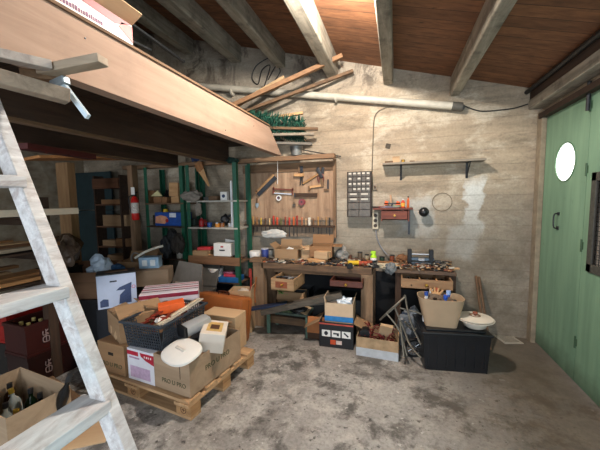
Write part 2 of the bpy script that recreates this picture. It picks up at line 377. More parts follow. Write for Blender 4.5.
# green folding doors
GD = NT('worn_green_paint'); v = GD.map((1, 9, .8)); n = GD.noise(v, 1.3, 5, .6); n2 = GD.noise(GD.map(), 7, 6, .7)
c = GD.ramp(n, [(.3, '668770'), (.7, '7e9f84')]); c = GD.mix(GD.ramp(n2, [(.62, 0), (.8, .6)]), c, '2f4a30')
sx = GD.n('SeparateXYZ'); GD.l(GD.tc.outputs['Object'], sx.inputs[0])
c = GD.mix(GD.ramp(GD.math('ADD', sx.outputs[2], GD.math('MULTIPLY', n2, .25)), [(.12, .7), (.34, 0)]), c, '2c3a28')
GD.bump(n, .25, .004); GDOOR = GD.done(c, .5)
def door_leaf(n, y0, y1, hole=False, win=False, hand=False):
    x0, x1 = 1.42, 1.46
    b = B(); zt = 2.325; z0 = .02
    if hole:  # circular opening cut in the leaf
        cy, cz, r = 3.275, 1.845, .165
        N = 32; ring = [(cy+r*math.cos(2*PI*i/N), cz+r*math.sin(2*PI*i/N)) for i in range(N)]
        def edge(i):
            a = 2*PI*i/N; ca, sa = math.cos(a), math.sin(a); k = 1/max(abs(ca), abs(sa)); return (cy+.2*ca*k, cz+.2*sa*k)
        out = [edge(i) for i in range(N)]
        for X in (x0, x1):
            A = [b.bm.verts.new((X, *p)) for p in ring]; O = [b.bm.verts.new((X, *p)) for p in out]
            for i in range(N): b.bm.faces.new((A[i], A[(i+1) % N], O[(i+1) % N], O[i]))
            if X == x0: A0 = A
            else:
                for i in range(N): b.bm.faces.new((A0[i], A0[(i+1) % N], A[(i+1) % N], A[i]))
        b.lo((x0, y0, z0), (x1, cy-.2, zt)); b.lo((x0, cy+.2, z0), (x1, y1, zt)); b.lo((x0, cy-.2, z0), (x1, cy+.2, cz-.2)); b.lo((x0, cy-.2, cz+.2), (x1, cy+.2, zt))
    elif win:
        wy0, wy1, wz0, wz1 = y0+.06, y1-.085, .99, 1.69
        b.lo((x0, y0, z0), (x1, y1, wz0)); b.lo((x0, y0, wz1), (x1, y1, zt)); b.lo((x0, y0, wz0), (x1, wy0, wz1)); b.lo((x0, wy1, wz0), (x1, y1, wz1))
    else: b.lo((x0, y0, z0), (x1, y1, zt))
    o = struct('door_%d' % n, b, GDOOR)
    if hand:
        h = B(); h.tube([(1.418, 3.33, 1.385), (1.385, 3.33, 1.375), (1.385, 3.33, 1.265), (1.418, 3.33, 1.255)], .006); h.lo((1.412, 3.315, 1.37), (1.42, 3.345, 1.40)).lo((1.412, 3.315, 1.24), (1.42, 3.345, 1.27))
        obj('door_handle', h, DSTEEL, o)
    if hole:
        h = B()
        for i in range(32):
            a, c2 = 2*PI*i/32, 2*PI*(i+1)/32
            h.cyl((1.418, 3.275+.17*math.cos(a), 1.845+.17*math.sin(a)), (1.418, 3.275+.17*math.cos(c2), 1.845+.17*math.sin(c2)), .006, n=6)
        obj('porthole_rim', h, plain('5c7d5e', .5, .2, .2), o)
        fp = NT('frosted_backlit_pane'); fp.b.inputs['Emission Color'].default_value = (1, 1, 1, 1); fp.b.inputs['Emission Strength'].default_value = 2.5
        obj('porthole_pane', B().cyl((1.424, 3.275, 1.845), (1.430, 3.275, 1.845), .166, n=32), fp.done('ffffff', .4), o)
    for z in (.35, 1.15, 1.75, 2.24):
        obj('hinge', B().cyl((1.416, y0, z-.05), (1.416, y0, z+.05), .007, n=10).lo((1.418, y0-.02, z-.03), (1.422, y0+.02, z+.03)), plain('3f5a40', .5, .2, .3), o)
    return o
d1 = door_leaf(1, 2.945, 3.655, hole=True, hand=True)
d2 = door_leaf(2, 2.235, 2.94, win=True)
obj('door_rail', B().cyl((1.40, 2.945, 2.20), (1.40, 2.945, 2.42), .014), DSTEEL, d2)
# wire-mesh window in the second leaf
b = B()
for a_, b_ in (((1.405, 2.27, 1.655), (1.425, 2.85, 1.72)), ((1.405, 2.27, .965), (1.425, 2.85, 1.03)), ((1.405, 2.79, .965), (1.425, 2.85, 1.72)), ((1.405, 2.27, .965), (1.425, 2.33, 1.72))): b.lo(a_, b_, bev=.004)
wf = struct('window_1', b, plain('4b4a44', .7, .2, .4, 30))
b = B()
for i in range(14): b.cyl((1.415, 2.33+.035*i, 1.03), (1.415, 2.33+.035*i, 1.66), .003, n=5)
for i in range(18): b.cyl((1.415, 2.33, 1.04+.035*i), (1.415, 2.81, 1.04+.035*i), .003, n=5)
obj('window_mesh', b, plain('2c2a28', .6, .5), wf)
obj('window_pane', B().lo((1.436, 2.29, .99), (1.442, 2.86, 1.69)), plain('a59f97', .3, 0, .15, 6), wf)
for k in range(3): door_leaf(3+k, 2.23-.72*(k+1)+.005, 2.23-.72*k)

# ------------------------------------------------------------------ the loft
b = B(); y1b, y1t = 3.47, 3.10
for X, c in ((0, 0),): pass
bm = b.bm
pts = [(RY0, 0), (y1b, 0), (y1t, .27), (RY0, .27)]
f1 = [bm.verts.new((0, y, z)) for y, z in pts]; f2 = [bm.verts.new((-.075, y, z)) for y, z in pts]
bm.faces.new(f1); bm.faces.new(f2[::-1])
for i in range(4): bm.faces.new((f1[i], f2[i], f2[(i+1) % 4], f1[(i+1) % 4]))
t = thing('loft_beam', 'large clean tan beam along the front edge of the loft', 'beam', (-1.33, 0, 2.08))
bw = wood('8e7462', 'ab917e', 'y', .8, .5, .15)
obj('beam', b, bw, t)
h = B()
for y, z in ((1.05, .2), (2.6, .21), (2.72, .19), (2.2, .04)): h.cyl((-.002, y, z), (.003, y, z), .004, n=8)
obj('nail', h, DSTEEL, t)['kind'] = 'stuff'
o = obj('beam_cap', B().lo((-.09, RY0, 0), (.012, 3.1, .014)), OLDY, t, (0, 0, .27))
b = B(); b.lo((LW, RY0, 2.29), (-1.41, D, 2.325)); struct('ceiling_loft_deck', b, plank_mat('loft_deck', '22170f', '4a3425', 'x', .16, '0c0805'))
for X, lab in ((-2.14, 'second behind the tan beam, with a pale lower edge'), (-2.95, 'over the steel racks')):
    t = thing('loft_joist', 'dark wooden joist under the loft, '+lab, 'joist', (X, 0, 2.05), group='joists under the loft')
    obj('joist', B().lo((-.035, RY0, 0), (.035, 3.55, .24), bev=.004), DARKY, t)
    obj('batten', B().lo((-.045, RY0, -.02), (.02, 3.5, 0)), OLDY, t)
o = obj('cross_rail', B().lo((0, 0, 0), (3.25, .09, .055), bev=.006), wood('6b4f38', '9a7a5c', 'x', .8), loc=(-3.95, 3.56, 2.035)); tag(o, 'long thin brown rail running over the racks and the tool board', 'rail')
# posts carrying the loft on the left
def post(name, px, py, Y, w, z1, lab, m=OLDZ):
    p = at_y(px, py, Y); o = obj(name, B().lo((-w/2, -.05, 0), (w/2, .05, z1), bev=.006), m, loc=(p.x, p.y, 0)); tag(o, lab, 'post'); return o
post('wooden_post', 67, 190, 2.75, .20, 2.05, 'broad brown wooden post behind the ladder on the left', wood('80603f', 'b08a62', 'z'))
post('wooden_post', 134, 200, 3.3, .085, 2.05, 'dark wooden post carrying the red extinguisher', OLDZ)
# dark green board leaning at the back left
p = at_y(90, 200, 3.55); t = thing('wall_panel', 'dark blue green sheet panel standing at the back left under the loft', 'panel', (p.x-.05, 3.6, 0))
pm = plain('24383c', .6, 0, .3, 6)
obj('panel', B().lo((-.44, 0, 0), (.44, .03, 1.42), bev=.003), pm, t); obj('panel', B().lo((-.44, .005, 1.43), (.44, .035, 2.03), bev=.003), pm, t)
# planks stored on the joists under the loft
def plank(lab, p, q, w, h, m, cat='plank', name='plank', grp=None, up=(0, 0, 1)):
    p = Vector(p); q = Vector(q); c = (p+q)/2; o = obj(name, B().beam(p-c, q-c, w, h, up, bev=.002), m, loc=c); return tag(o, lab, cat, grp)
plank('dark red painted board with pale edges stored under the loft', at_y(22, 146, 1.55), at_y(92, 157, 2.15), .10, .045, plain('4d1512', .6, 0, .2))
plank('bright tan board under the loft behind the dark red one', at_y(30, 158, 2.2), at_y(132, 158, 3.3), .42, .03, wood('b0713f', 'd39860', 'x', .7))

# ------------------------------------------------------------------ things on the back wall
def atw(px, py, off=0): return at_y(px, py, D-off)
PVC = plain('bdb7a9', .5, 0, .25, 8)
t = thing('drain_pipe', 'long pale drain pipe sloping down to the right across the gable', 'pipe', atw(190, 89, .07))
p0 = Vector(t.location); pe = atw(452, 106, .07)
obj('pipe', B().cyl((-.5, 0, .14), pe-p0, .041, n=20), PVC, t, smooth=True)
obj('pipe_elbow', B().cyl(pe-p0, pe-p0+Vector((.10, 0, -.02)), .045, n=18).cyl(pe-p0+Vector((.10, 0, -.02)), pe-p0+Vector((.10, .07, -.02)), .03, n=14), plain('55524b', .6, 0, .3), t)
for k in (.2, .62): 
    q = (pe-p0)*k; obj('pipe_clamp', B().cyl(q-Vector((.01, 0, 0)), q+Vector((.01, 0, 0)), .051, n=18).lo((q.x-.01, 0, q.z-.01), (q.x+.01, .07, q.z+.01)), PVC, t)
def cable(lab, pts, r=.005, m=BLACK, cat='cable', name='cable'):
    c = Vector(pts[0]); return tag(obj(name, B().tube([Vector(p)-c for p in pts], r), m, loc=c, smooth=True), lab, cat)
cable('thin dark cable running from the pipe end to the right corner', [atw(462, 105, .02), atw(480, 111, .01), atw(500, 110, .01), atw(515, 108, .01), atw(528, 104, .01)], .006)
cable('thin conduit running down the wall to the socket by the parts cabinet', [atw(400, 105, .02), atw(385, 108, .01), atw(375, 116, .01), atw(373, 140, .01), atw(372, 175, .01), atw(373, 186, .01)], .006, plain('6f6656', .6))
cable('tangle of dark cable hanging on the gable above the pipe', [atw(268, 58, .01), atw(256, 66, .03), atw(252, 78, .02), atw(258, 84, .02), atw(262, 70, .03), atw(270, 66, .03), atw(264, 88, .02), atw(263, 95, .02), atw(272, 84, .03), atw(280, 72, .03), atw(276, 66, .02), atw(268, 80, .02)], .006)
# shelf on brackets
a_ = atw(384.7, 166); b_ = atw(483, 161.5)
L = b_.x-a_.x; t = thing('wall_shelf', 'long grey plank shelf on two black brackets, high on the wall', 'shelf', ((a_.x+b_.x)/2, D, a_.z-.005))
obj('shelf_board', B().lo((-L/2-.02, -.18, 0), (L/2-.01, -.002, .022), bev=.003), GREYW, t)
for X in (-.33, .36):
    k = B(); k.lo((X-.012, -.17, -.006), (X+.012, -.002, 0)); k.lo((X-.012, -.006, -.17), (X+.012, -.002, 0))
    k.beam((X, -.16, -.006), (X, -.01, -.15), .006, .02); obj('bracket', k, BLACK, t)
sz = a_.z-.005+.022
def small(name, lab, cat, b, m, loc, rz=0, rot=None, grp=None, smooth=False): return tag(obj(name, b, m, loc=loc, rz=rz, rot=rot, smooth=smooth), lab, cat, grp)
def sx_(px): return atw(px, 162, .1).x
t = thing('cardboard_box', 'tiny open tan box on the wall shelf', 'box', (sx_(396), D-.11, sz)); obj('body', shell(B(), .08, .07, .07, .004), CARDL, t); obj('lid', B().lo((-.035, -.035, .06), (.035, .035, .066)), CARD2, t)
small('wood_block', 'small flat brown block at the left of the wall shelf', 'block', B().lo((-.045, -.03, 0), (.045, .03, .022), bev=.003), OLD, (sx_(389), D-.12, sz))
small('metal_tin', 'little dark tin between the blocks on the wall shelf', 'tin', B().lathe([(0, 0), (.02, 0), (.02, .028), (.015, .032), (0, .032)], n=14), BRASS, (sx_(403), D-.13, sz))
small('wood_block', 'tiny loose chip of wood towards the middle of the wall shelf', 'block', B().box((0, 0, .008), (.05, .02, .016), rot=(0, 0, .4)), OLD, (sx_(412), D-.12, sz))
small('screw_eye', 'rusty iron plate fixed flat to the wall under the conduit bend', 'plate', B().box((0, 0, 0), (.055, .012, .055), rot=(0, .25, 0), bev=.004), plain('4f463b', .8, .2, .4), atw(388, 146, .006))
# hardware cabinet of small drawers
a_ = atw(347, 172, .14); b_ = atw(371, 217, .14); W_ = b_.x-a_.x; H_ = a_.z-b_.z
t = thing('parts_cabinet', 'brown hardware cabinet of small clear drawers on the wall', 'cabinet', ((a_.x+b_.x)/2, D, b_.z))
cb = plain('3b2e28', .5, .3, .2); b = B()
b.lo((-W_/2, -.005, 0), (W_/2, 0, H_)); b.lo((-W_/2, -.14, 0), (-W_/2+.008, 0, H_)); b.lo((W_/2-.008, -.14, 0), (W_/2, 0, H_)); b.lo((-W_/2, -.14, 0), (W_/2, 0, .008)); b.lo((-W_/2, -.14, H_-.008), (W_/2, 0, H_))
rows = [(6, 5)]; rh = H_*.68/6
for k in range(1, 7): b.lo((-W_/2, -.135, H_-rh*k-.003), (W_/2, 0, H_-rh*k+.003))
rest = H_-rh*6
b.lo((-W_/2, -.135, rest*.5-.003), (W_/2, 0, rest*.5+.003))
obj('cabinet_frame', b, cb, t)
clear = glass('b9b4aa', .2, .35); cw = (W_-.02)/5
lab_m = plain('bdb8ac', .6, 0, .05)
def drawer(x, z, w, h, lb):
    d = obj('drawer', shell(B(), w-.006, .12, h-.012, .002), clear, t, (x, -.072, z+.004))
    obj('drawer_front', B().lo((-w/2+.004, -.067, 0), (w/2-.004, -.061, h-.010), bev=.001).lo((-w*.15, -.075, h*.1), (w*.15, -.066, h*.2)), plain('615b53', .35, 0, .35, 30), d)
    if lb: obj('label_card', B().lo((-w*.30, -.0695, h*.42), (w*.30, -.0665, h*.74)), lab_m, d)
    if random.random() < .7: obj('hardware', B().blob((0, 0, h*.3), (w*.7, .08, h*.45), .4, random.random()*9, 2), random.choice([BRASS, DSTEEL, STEEL]), d)['kind'] = 'stuff'
for r in range(6):
    n_ = 5 if r < 4 else 2
    ww = (W_-.02)/n_
    for c in range(n_): drawer(-W_/2+.01+ww*(c+.5), H_-rh*(r+1), ww, rh, n_ == 2 or not (r == 1 and c in (1, 3)) and not (r == 3 and c == 0))
for r in range(2):
    for c in range(2): drawer(-W_/2+.01+(W_-.02)/2*(c+.5), rest*.5*(1-r), (W_-.02)/2, rest*.5, False)
# red wooden shelf with a drawer, right of the cabinet
a_ = atw(373, 208, .2); b_ = atw(411, 207, .2); Lr = b_.x-a_.x
t = thing('red_wall_shelf', 'small red brown wooden wall shelf with one drawer', 'shelf', ((a_.x+b_.x)/2, D, a_.z-.02)); rx = (a_.x+b_.x)/2; rz_ = a_.z
obj('shelf_board', B().lo((-Lr/2, -.22, 0), (Lr/2+.02, -.002, .02), bev=.003), REDW, t)
obj('side_panel', B().lo((-Lr/2+.09, -.20, -.13), (-Lr/2+.105, -.002, 0)), REDW, t); obj('side_panel', B().lo((Lr/2-.03, -.20, -.13), (Lr/2-.015, -.002, 0)), REDW, t)
obj('bracket', B().lo((Lr/2-.02, -.02, -.30), (Lr/2, -.002, 0)), DSTEEL, t)
d = obj('drawer', shell(B(), Lr-.14, .18, .10, .008), REDW, t, (.033, -.115, -.115)); obj('knob', B().cyl((0, -.09, .05), (0, -.115, .05), .011), BRASS, d)
def on_red(px): return at_y(px, 205, D-.12).x
# what stands on it
def bottle(lab, loc, r, h, m, cap, name='bottle', cat='bottle', label=None, neck=.4, n=18, rot=None, grp=None):
    t = thing(name, lab, cat, loc, 0, grp, rot)
    obj('bottle_body', B().lathe([(0, 0), (r*.95, 0), (r, r*.1), (r, h*.62), (r*.85, h*.70), (r*neck, h*.80), (r*neck, h*.9), (0, h*.9)], n=n), m, t, smooth=True)
    obj('cap', B().lathe([(0, h*.88), (r*neck*1.25, h*.88), (r*neck*1.25, h), (0, h)], n=n), cap, t, smooth=True)
    if label: obj('paper_label', B().lathe([(r*1.01, h*.16), (r*1.015, h*.18), (r*1.015, h*.52), (r*1.01, h*.54)], n=n), label, t, smooth=True)
    return t
bottle('orange red spray tin at the right of the red wall shelf', (on_red(403), D-.12, rz_), .022, .10, plain('d9482a', .35), WHITE, 'spray_can', 'can', label=plain('f0b040'))
bottle('orange tube with dark cap on the red wall shelf', (on_red(408), D-.14, rz_), .014, .13, plain('d8621f', .4), BLACK, 'tube')
small('glue_tube', 'pale green tube lying on the red wall shelf', 'tube', B().cyl((-.05, 0, .014), (.05, 0, .014), .013, .007), plain('9fae8f', .4), (on_red(397), D-.08, rz_), .3)
for i, (px, m_, s_, z_) in enumerate([(378, DSTEEL, 'dark grey flat tool', 0), (385, plain('7d2a2c'), 'dark red flat tool', 1), (391, plain('837f96'), 'lilac grey flat tool', 2)]):
    t = thing('hand_tool', s_+' lying on the left half of the red wall shelf', 'tool', (on_red(px), D-.13-.01*i, rz_), .2*i-.2)
    obj('handle', B().cyl((-.07, 0, .009), (.02, 0, .009), .009, .007, 10), m_, t); obj('blade', B().lo((.02, -.012, .005), (.09, .012, .010)), STEEL, t)
t = thing('clamp', 'orange quick clamp standing at the back of the red wall shelf', 'clamp', (on_red(393), D-.05, rz_))
obj('bar', B().lo((-.10, -.01, .04), (.08, .01, .055)).lo((-.02, -.01, 0), (.0, .01, .04)), DSTEEL, t); obj('jaw', B().prism([(-.1, .03), (-.06, .03), (-.05, .07), (-.09, .085)], .02), ORANGE, t); obj('jaw', B().prism([(.03, .03), (.08, .03), (.08, .065), (.04, .08)], .02), ORANGE, t); obj('handle', B().cyl((-.02, 0, .055), (-.03, 0, .15), .010, .012), plain('c8a080'), t)
# black ball-shaped lamp head on a stub beside it
p = atw(424, 212, .10); t = thing('floodlight', 'black round gadget sticking out of the wall right of the red shelf', 'lamp', (p.x, D, p.z))
obj('arm', B().cyl((0, -.001, 0), (0, -.07, 0), .016), BLACK, t); obj('head', B().ball((0, -.10, 0), .055, (1, .9, 1)).box((-.02, -.1, .03), (.035, .04, .03), rot=(0, .5, 0)).box((.03, -.1, -.02), (.04, .04, .035), rot=(0, .3, 0)), plain('17191c', .3), t, smooth=True)
# socket strip and its lead
a_ = atw(375.5, 212, .03); b_ = atw(375.5, 229, .03)
t = thing('power_strip', 'beige socket strip screwed upright below the red shelf', 'socket', (a_.x, D, b_.z))
hh = a_.z-b_.z; obj('strip_body', B().lo((-.035, -.04, 0), (.035, -.001, hh), bev=.006), plain('c9bda4', .45, 0, .1), t)
for k in range(3): obj('socket', B().cyl((0, -.041, hh*(.2+.3*k)), (0, -.043, hh*(.2+.3*k)), .022, n=20).cyl((-.009, -.0435, hh*(.2+.3*k)), (-.009, -.042, hh*(.2+.3*k)), .005, n=8), plain('473a30'), t)
cable('grey power lead looping from the socket strip to the bench', [atw(376, 230, .02), atw(377, 238, .02), atw(381, 247, .02), at_y(388, 255, D-.05), at_y(398, 259, D-.1)], .007, plain('8a8c92', .5))
p = atw(375, 187, .02); t = thing('light_switch', 'old brown wall switch at the foot of the conduit', 'switch', p); obj('plate', B().box((0, .008, 0), (.05, .02, .075), bev=.006), plain('8a7a66', .4), t); obj('lever', B().box((0, -.008, .0), (.018, .016, .03), rot=(.3, 0, 0), bev=.003), plain('4a3a2c', .4), t)
b = B(); p = atw(442, 202, .0)
b.lathe([(.098, -.002), (.098, .006), (.106, .006), (.106, -.002), (.098, -.002)], M=Euler((PI/2, 0, 0)).to_matrix().to_4x4(), n=40)
small('wall_scuff', 'faint circular scuff mark on the wall right of the black gadget', 'ring', b, plain('7d705e', .9, 0, .2), (p.x, p.y-.001, p.z))  # scuff mark on the wall, modelled as a thin ring

# ------------------------------------------------------------------ tool board
TB0 = at_y(243, 164, D-.03).x; TB1 = at_y(336, 160, D-.03).x
t = thing('tool_board', 'brown wooden tool board fixed to the wall over the bench', 'tool board', (TB0, D, 1.06))
TW = TB1-TB0
obj('board', B().lo((0, -.03, .22), (TW, -.002, .96)), wood('7a5d47', 'c0a284', 'z', .85, .6, .4), t)
obj('board_frame', B().lo((TW-.035, -.06, 0), (TW, -.002, .98), bev=.003), OLDZ, t); obj('board_frame', B().lo((0, -.05, .85), (TW-.035, -.031, .96), bev=.003), OLD, t)
RZ_ = at_y(290, 226, D-.08).z-1.06
obj('tool_rack', B().lo((.02, -.10, RZ_-.012), (TW-.01, -.03, RZ_+.012), bev=.002), DARKW, t)
obj('lower_batten', B().lo((0, -.02, .0), (TW-.036, -.002, .2)), plain('8d7b68', .9, 0, .35, 5), t)
yb = D-.032
# chisels, files and screwdrivers stuck in the rack
hc = [('pale wooden', 'c9a06c'), ('tan wooden', 'b58a55'), ('brown wooden', '94673c'), ('yellow', 'cfa93f'), ('dark brown', '5a3a24'), ('light wooden', 'd3b07e'), ('red', 'b3321f'), ('orange red', 'cc4a26'), ('green brown', '6b6a3a'), ('red brown', '8f3f25'), ('bright red', 'c23a2a'), ('orange', 'd4622c'), ('dull red', '9c3426'), ('tan red', 'b06a48'), ('pale tan', 'c6a27a'), ('white', 'e8e0d0'), ('worn brown', '7c5637'), ('honey coloured', 'b98a4e'), ('grey brown', '7f6a55'), ('dark tan', '9a7448'), ('black', '2a2522')]
ords = ['first', 'second', 'third', 'fourth', 'fifth', 'sixth', 'seventh', 'eighth', 'ninth', 'tenth', 'eleventh', 'twelfth', 'thirteenth', 'fourteenth', 'fifteenth', 'sixteenth', 'seventeenth', 'eighteenth', 'nineteenth', 'twentieth', 'last']
for i, (nm, col) in enumerate(hc):
    px = 249+i*4.05+random.uniform(-.5, .5); p = at_y(px, 222, D-.07); hL = random.uniform(.085, .13); r = random.uniform(.010, .015)
    if nm == 'white': r = .02
    t2 = thing('chisel' if i % 3 else 'screwdriver', '%s-handled tool standing in the board rack, %s from the left' % (nm, ords[i]), 'chisel' if i % 3 else 'screwdriver', (p.x, p.y, 1.06+RZ_+.012), group='tools in the board rack')
    obj('handle', B().lathe([(0, 0), (r*.7, 0), (r, hL*.25), (r*.8, hL*.6), (r*1.05, hL*.9), (r*.6, hL), (0, hL)], n=12), plain(col, .45, 0, .15), t2, smooth=True)
    Lb = random.uniform(.07, .14)
    obj('blade', B().lo((-.005 if i % 3 else -.003, -.002, -Lb-.02), (.005 if i % 3 else .003, .002, 0)), DSTEEL, t2)
def tb(px, py, off=.045): return at_y(px, py, D-off)
# saws, planes and pliers hanging above
def bar_on_board(name, lab, cat, p, q, parts, off=.05):
    a = tb(*p, off); b = tb(*q, off); c = (a+b)/2; ang = math.atan2((b-a).z, (b-a).x); L = (b-a).length
    t = thing(name, lab, cat, c, rot=(0, -ang, 0)); parts(t, L); t.scale = (1.12, 1.0, 1.35); return t
def try_plane(t, L):
    obj('blade', B().lo((-L/2, -.008, -.035), (L/2, -.004, .005)), DSTEEL, t); obj('spine', B().lo((-L/2, -.015, .005), (L/2, .005, .03), bev=.003), PINE, t); obj('knob', B().cyl((-L/2+.02, -.02, .017), (-L/2+.02, .0, .017), .012), OLD, t)
bar_on_board('tenon_saw', 'long wooden-backed saw hanging slantwise at the left of the tool board', 'saw', (258, 193), (274, 177), try_plane)
def hammer(t, L, hm=None, head=None):
    obj('handle', B().cyl((-L/2, 0, 0), (L/2-.02, 0, 0), .011, .009, 10), hm or OLD, t, smooth=True); obj('hammer_head', B().lo((L/2-.035, -.014, -.05), (L/2, .014, .05), bev=.005), head or DSTEEL, t)
bar_on_board('hammer', 'hammer with a long brown handle hung slantwise at the top right of the board', 'hammer', (304, 183), (320, 173), lambda t, L: hammer(t, L, wood('7a5836', 'b08a5c', 'x')))
bar_on_board('hammer', 'small wooden mallet hanging head down in the middle of the board', 'mallet', (299, 166), (299, 176), lambda t, L: hammer(t, L, OLD, PINE), .06)
bar_on_board('pincers', 'dark long pincers hanging upright beside the small wooden mallet', 'pincers', (301.5, 184), (301, 167), lambda t, L: (obj('handle', B().cyl((-L/2, 0, -.012), (L*.2, 0, 0), .006).cyl((-L/2, 0, .014), (L*.2, 0, 0), .006), BLACK, t), obj('jaw', B().lo((L*.15, -.01, -.02), (L/2, .01, .02), bev=.006), DSTEEL, t)))
def brace(t, L): obj('crank', B().tube([(-L/2, 0, 0), (-L*.3, 0, 0), (-L*.2, 0, .04), (L*.15, 0, .04), (L*.25, 0, 0), (L/2, 0, 0)], .006), DSTEEL, t, smooth=True); obj('handle', B().ball((-L/2, 0, 0), .02), OLD, t)
bar_on_board('hand_drill', 'pale wooden clamp hung flat at the right of the tool board', 'clamp', (309, 187), (323, 185), lambda t, L: (obj('bar', B().lo((-L/2, -.01, -.012), (L/2, .01, .008)), PINE, t), obj('jaw', B().lo((-L/2, -.012, -.035), (-L/2+.02, .012, .01)), OLD, t), obj('jaw', B().lo((L/2-.03, -.012, -.01), (L/2, .012, .06)), OLD, t)))
bar_on_board('spirit_level', 'short dark wooden block tool hanging under the mallet', 'block plane', (296, 195), (316, 195), lambda t, L: (obj('body', B().lo((-L/2, -.015, -.018), (L/2, .015, .018), bev=.003), DARKW, t), obj('end_cap', B().lo((-L/2-.004, -.016, -.019), (-L/2+.01, .016, .019)), DSTEEL, t)), .05)
bar_on_board('frame_saw', 'reddish frame saw fixed across the middle left of the board', 'saw', (274, 189), (292, 190), lambda t, L: (obj('frame', B().lo((-L/2, -.008, -.006), (L/2, .008, .008)).lo((-L/2, -.008, -.045), (-L/2+.015, .008, .02)).lo((L/2-.015, -.008, -.045), (L/2, .008, .02)), REDW, t), obj('blade', B().lo((-L/2, -.002, -.045), (L/2, .002, -.035)), STEEL, t)))
p = tb(257, 204, .05); t = thing('trowel', 'small grey pointed trowel hanging low at the left of the board', 'trowel', p)
obj('blade', B().prism([(0, -.06), (.025, -.02), (.022, .01), (-.022, .01), (-.025, -.02)], .004), plain('a9b6bd', .3, .7), t); obj('handle', B().cyl((0, 0, .01), (0, 0, .08), .010, .008), OLD, t)
p = tb(279, 198, .05); t = thing('tape_roll', 'white and violet tape roll hanging on the board', 'tape', p); MM = Euler((PI/2, 0, 0)).to_matrix().to_4x4()
obj('roll', B().lathe([(.022, -.014), (.036, -.014), (.036, .014), (.022, .014), (.022, -.014)], M=MM), WHITE, t, smooth=True); obj('core', B().lathe([(.020, -.012), (.023, -.012), (.023, .012), (.020, .012), (.020, -.012)], M=MM), plain('6a4a8a'), t)
p = tb(302, 202, .05); t = thing('wire_reel', 'dark red round reel hanging at the centre of the board', 'reel', p)
obj('reel', B().lathe([(.012, -.02), (.042, -.02), (.042, -.016), (.03, -.014), (.03, .014), (.042, .016), (.042, .02), (.012, .02), (.012, -.02)], M=MM), plain('7a1518', .35), t, smooth=True); obj('hub', B().cyl((0, -.024, 0), (0, .02, 0), .012), BLACK, t)
p = tb(294, 205, .05); small('padlock', 'small grey padlock-like weight beside the dark red reel', 'padlock', B().lo((-.018, -.01, -.02), (.018, .01, .012), bev=.003).tube([(-.011, 0, .01), (-.011, 0, .028), (0, 0, .036), (.011, 0, .028), (.011, 0, .01)], .003), plain('565149', .5, .5), p)
for k, (x_, y_, x2, y2, lb) in enumerate(((318, 168, 320, 180, 'left'), (323, 168, 321, 182, 'right'))):
    bar_on_board('pliers', 'dark pliers hanging at the top right of the board, the %s of two' % lb, 'pliers', (x2, y2), (x_, y_), lambda t, L: (obj('handle', B().tube([(-L/2, 0, -.018), (-L*.2, 0, -.02), (L*.1, 0, 0)], .005).tube([(-L/2, 0, .018), (-L*.2, 0, .02), (L*.1, 0, 0)], .005), plain('6a2a20', .5), t), obj('jaw', B().lo((L*.08, -.008, -.014), (L/2, .008, .014), bev=.005), DSTEEL, t)))
bar_on_board('try_square', 'old brass and wood try square at the far right of the board', 'square', (328, 190), (328, 180), lambda t, L: (obj('blade', B().lo((-L/2, -.002, -.008), (L/2, .002, .008)), DSTEEL, t), obj('stock', B().lo((-L/2, -.008, -.008), (-L/2+.02, .008, .04)), OLD, t)))
cable('white cord hanging from the brown rail down to a bulb-shaped weight', [at_y(277.5, 161, 3.58), at_y(277.6, 168, 3.65), at_y(277.6, 180, 3.68), at_y(277.5, 184, 3.68)], .004, WHITE, 'cord', 'cord')
cable('dark rod lying on top of the tool board frame and sticking out right', [at_y(303, 150, 3.70), at_y(320, 153, 3.72), at_y(341, 156.5, 3.73)], .007, DSTEEL, 'rod', 'rod')
small('paint_pot', 'grey galvanised pot above the tool board', 'pot', B().lathe([(0, 0), (.06, 0), (.085, .11), (.08, .11), (.055, .006), (0, .006)], n=20), plain('8a8b88', .5, .5, .3), (at_y(296, 158, 3.58).x, 3.6, 2.092), smooth=True)

# ------------------------------------------------------------------ workbench
bx0 = at_y(262, 266, 3.28).x; bx1 = at_y(372, 268, 3.28).x; BZ = .80
t = thing('workbench', 'rough old wooden workbench along the back wall', 'workbench', (bx0, 3.25, 0)); BL = bx1-bx0
obj('bench_top', B().lo((0, 0, BZ-.075), (BL, .50, BZ), bev=.006), wood('4a392c', '86694f', 'x', .9, 1, .55), t)
o = obj('apron', B().lo((.16, .02, BZ-.11), (BL-.05, .045, BZ-.075)), OLD, t)
for X, w_, nm in ((-.04, .14, 0), (BL-.05, .13, 1)):
    obj('leg', B().lo((X-w_/2, .0, 0), (X+w_/2, .10, BZ-.075 if nm else BZ+.0), bev=.006), wood('66503c', '9c7f62', 'z', .85, .8, .5), t); obj('leg', B().lo((X-w_/2, .38, 0), (X+w_/2, .48, BZ-.076), bev=.006), OLDZ, t)
obj('foot_block', B().lo((-.14, -.03, BZ), (.03, .10, BZ+.05), bev=.006), OLD, t); obj('stretcher', B().lo((.03, .05, .04), (BL-.12, .10, .13), bev=.004), OLD, t)
b = B(); 
t = thing('side_bench', 'second wooden bench with an open drawer, right of the big bench', 'workbench', (at_y(425, 268, 3.3).x, 3.52, 0)); sbw = at_y(452, 268, 3.2).x-at_y(396, 268, 3.2).x
obj('bench_top', B().lo((-sbw/2-.06, -.26, BZ-.035), (sbw/2+.03, .22, BZ), bev=.004), wood('3f3228', '766050', 'x', .9, 1, .6), t)
for sxx in (-1, 1):
    for yy in (-.2, .17): obj('leg', B().lo((sxx*sbw/2-.03, yy-.03, 0), (sxx*sbw/2+.03, yy+.03, BZ-.035)), DARKZ, t)
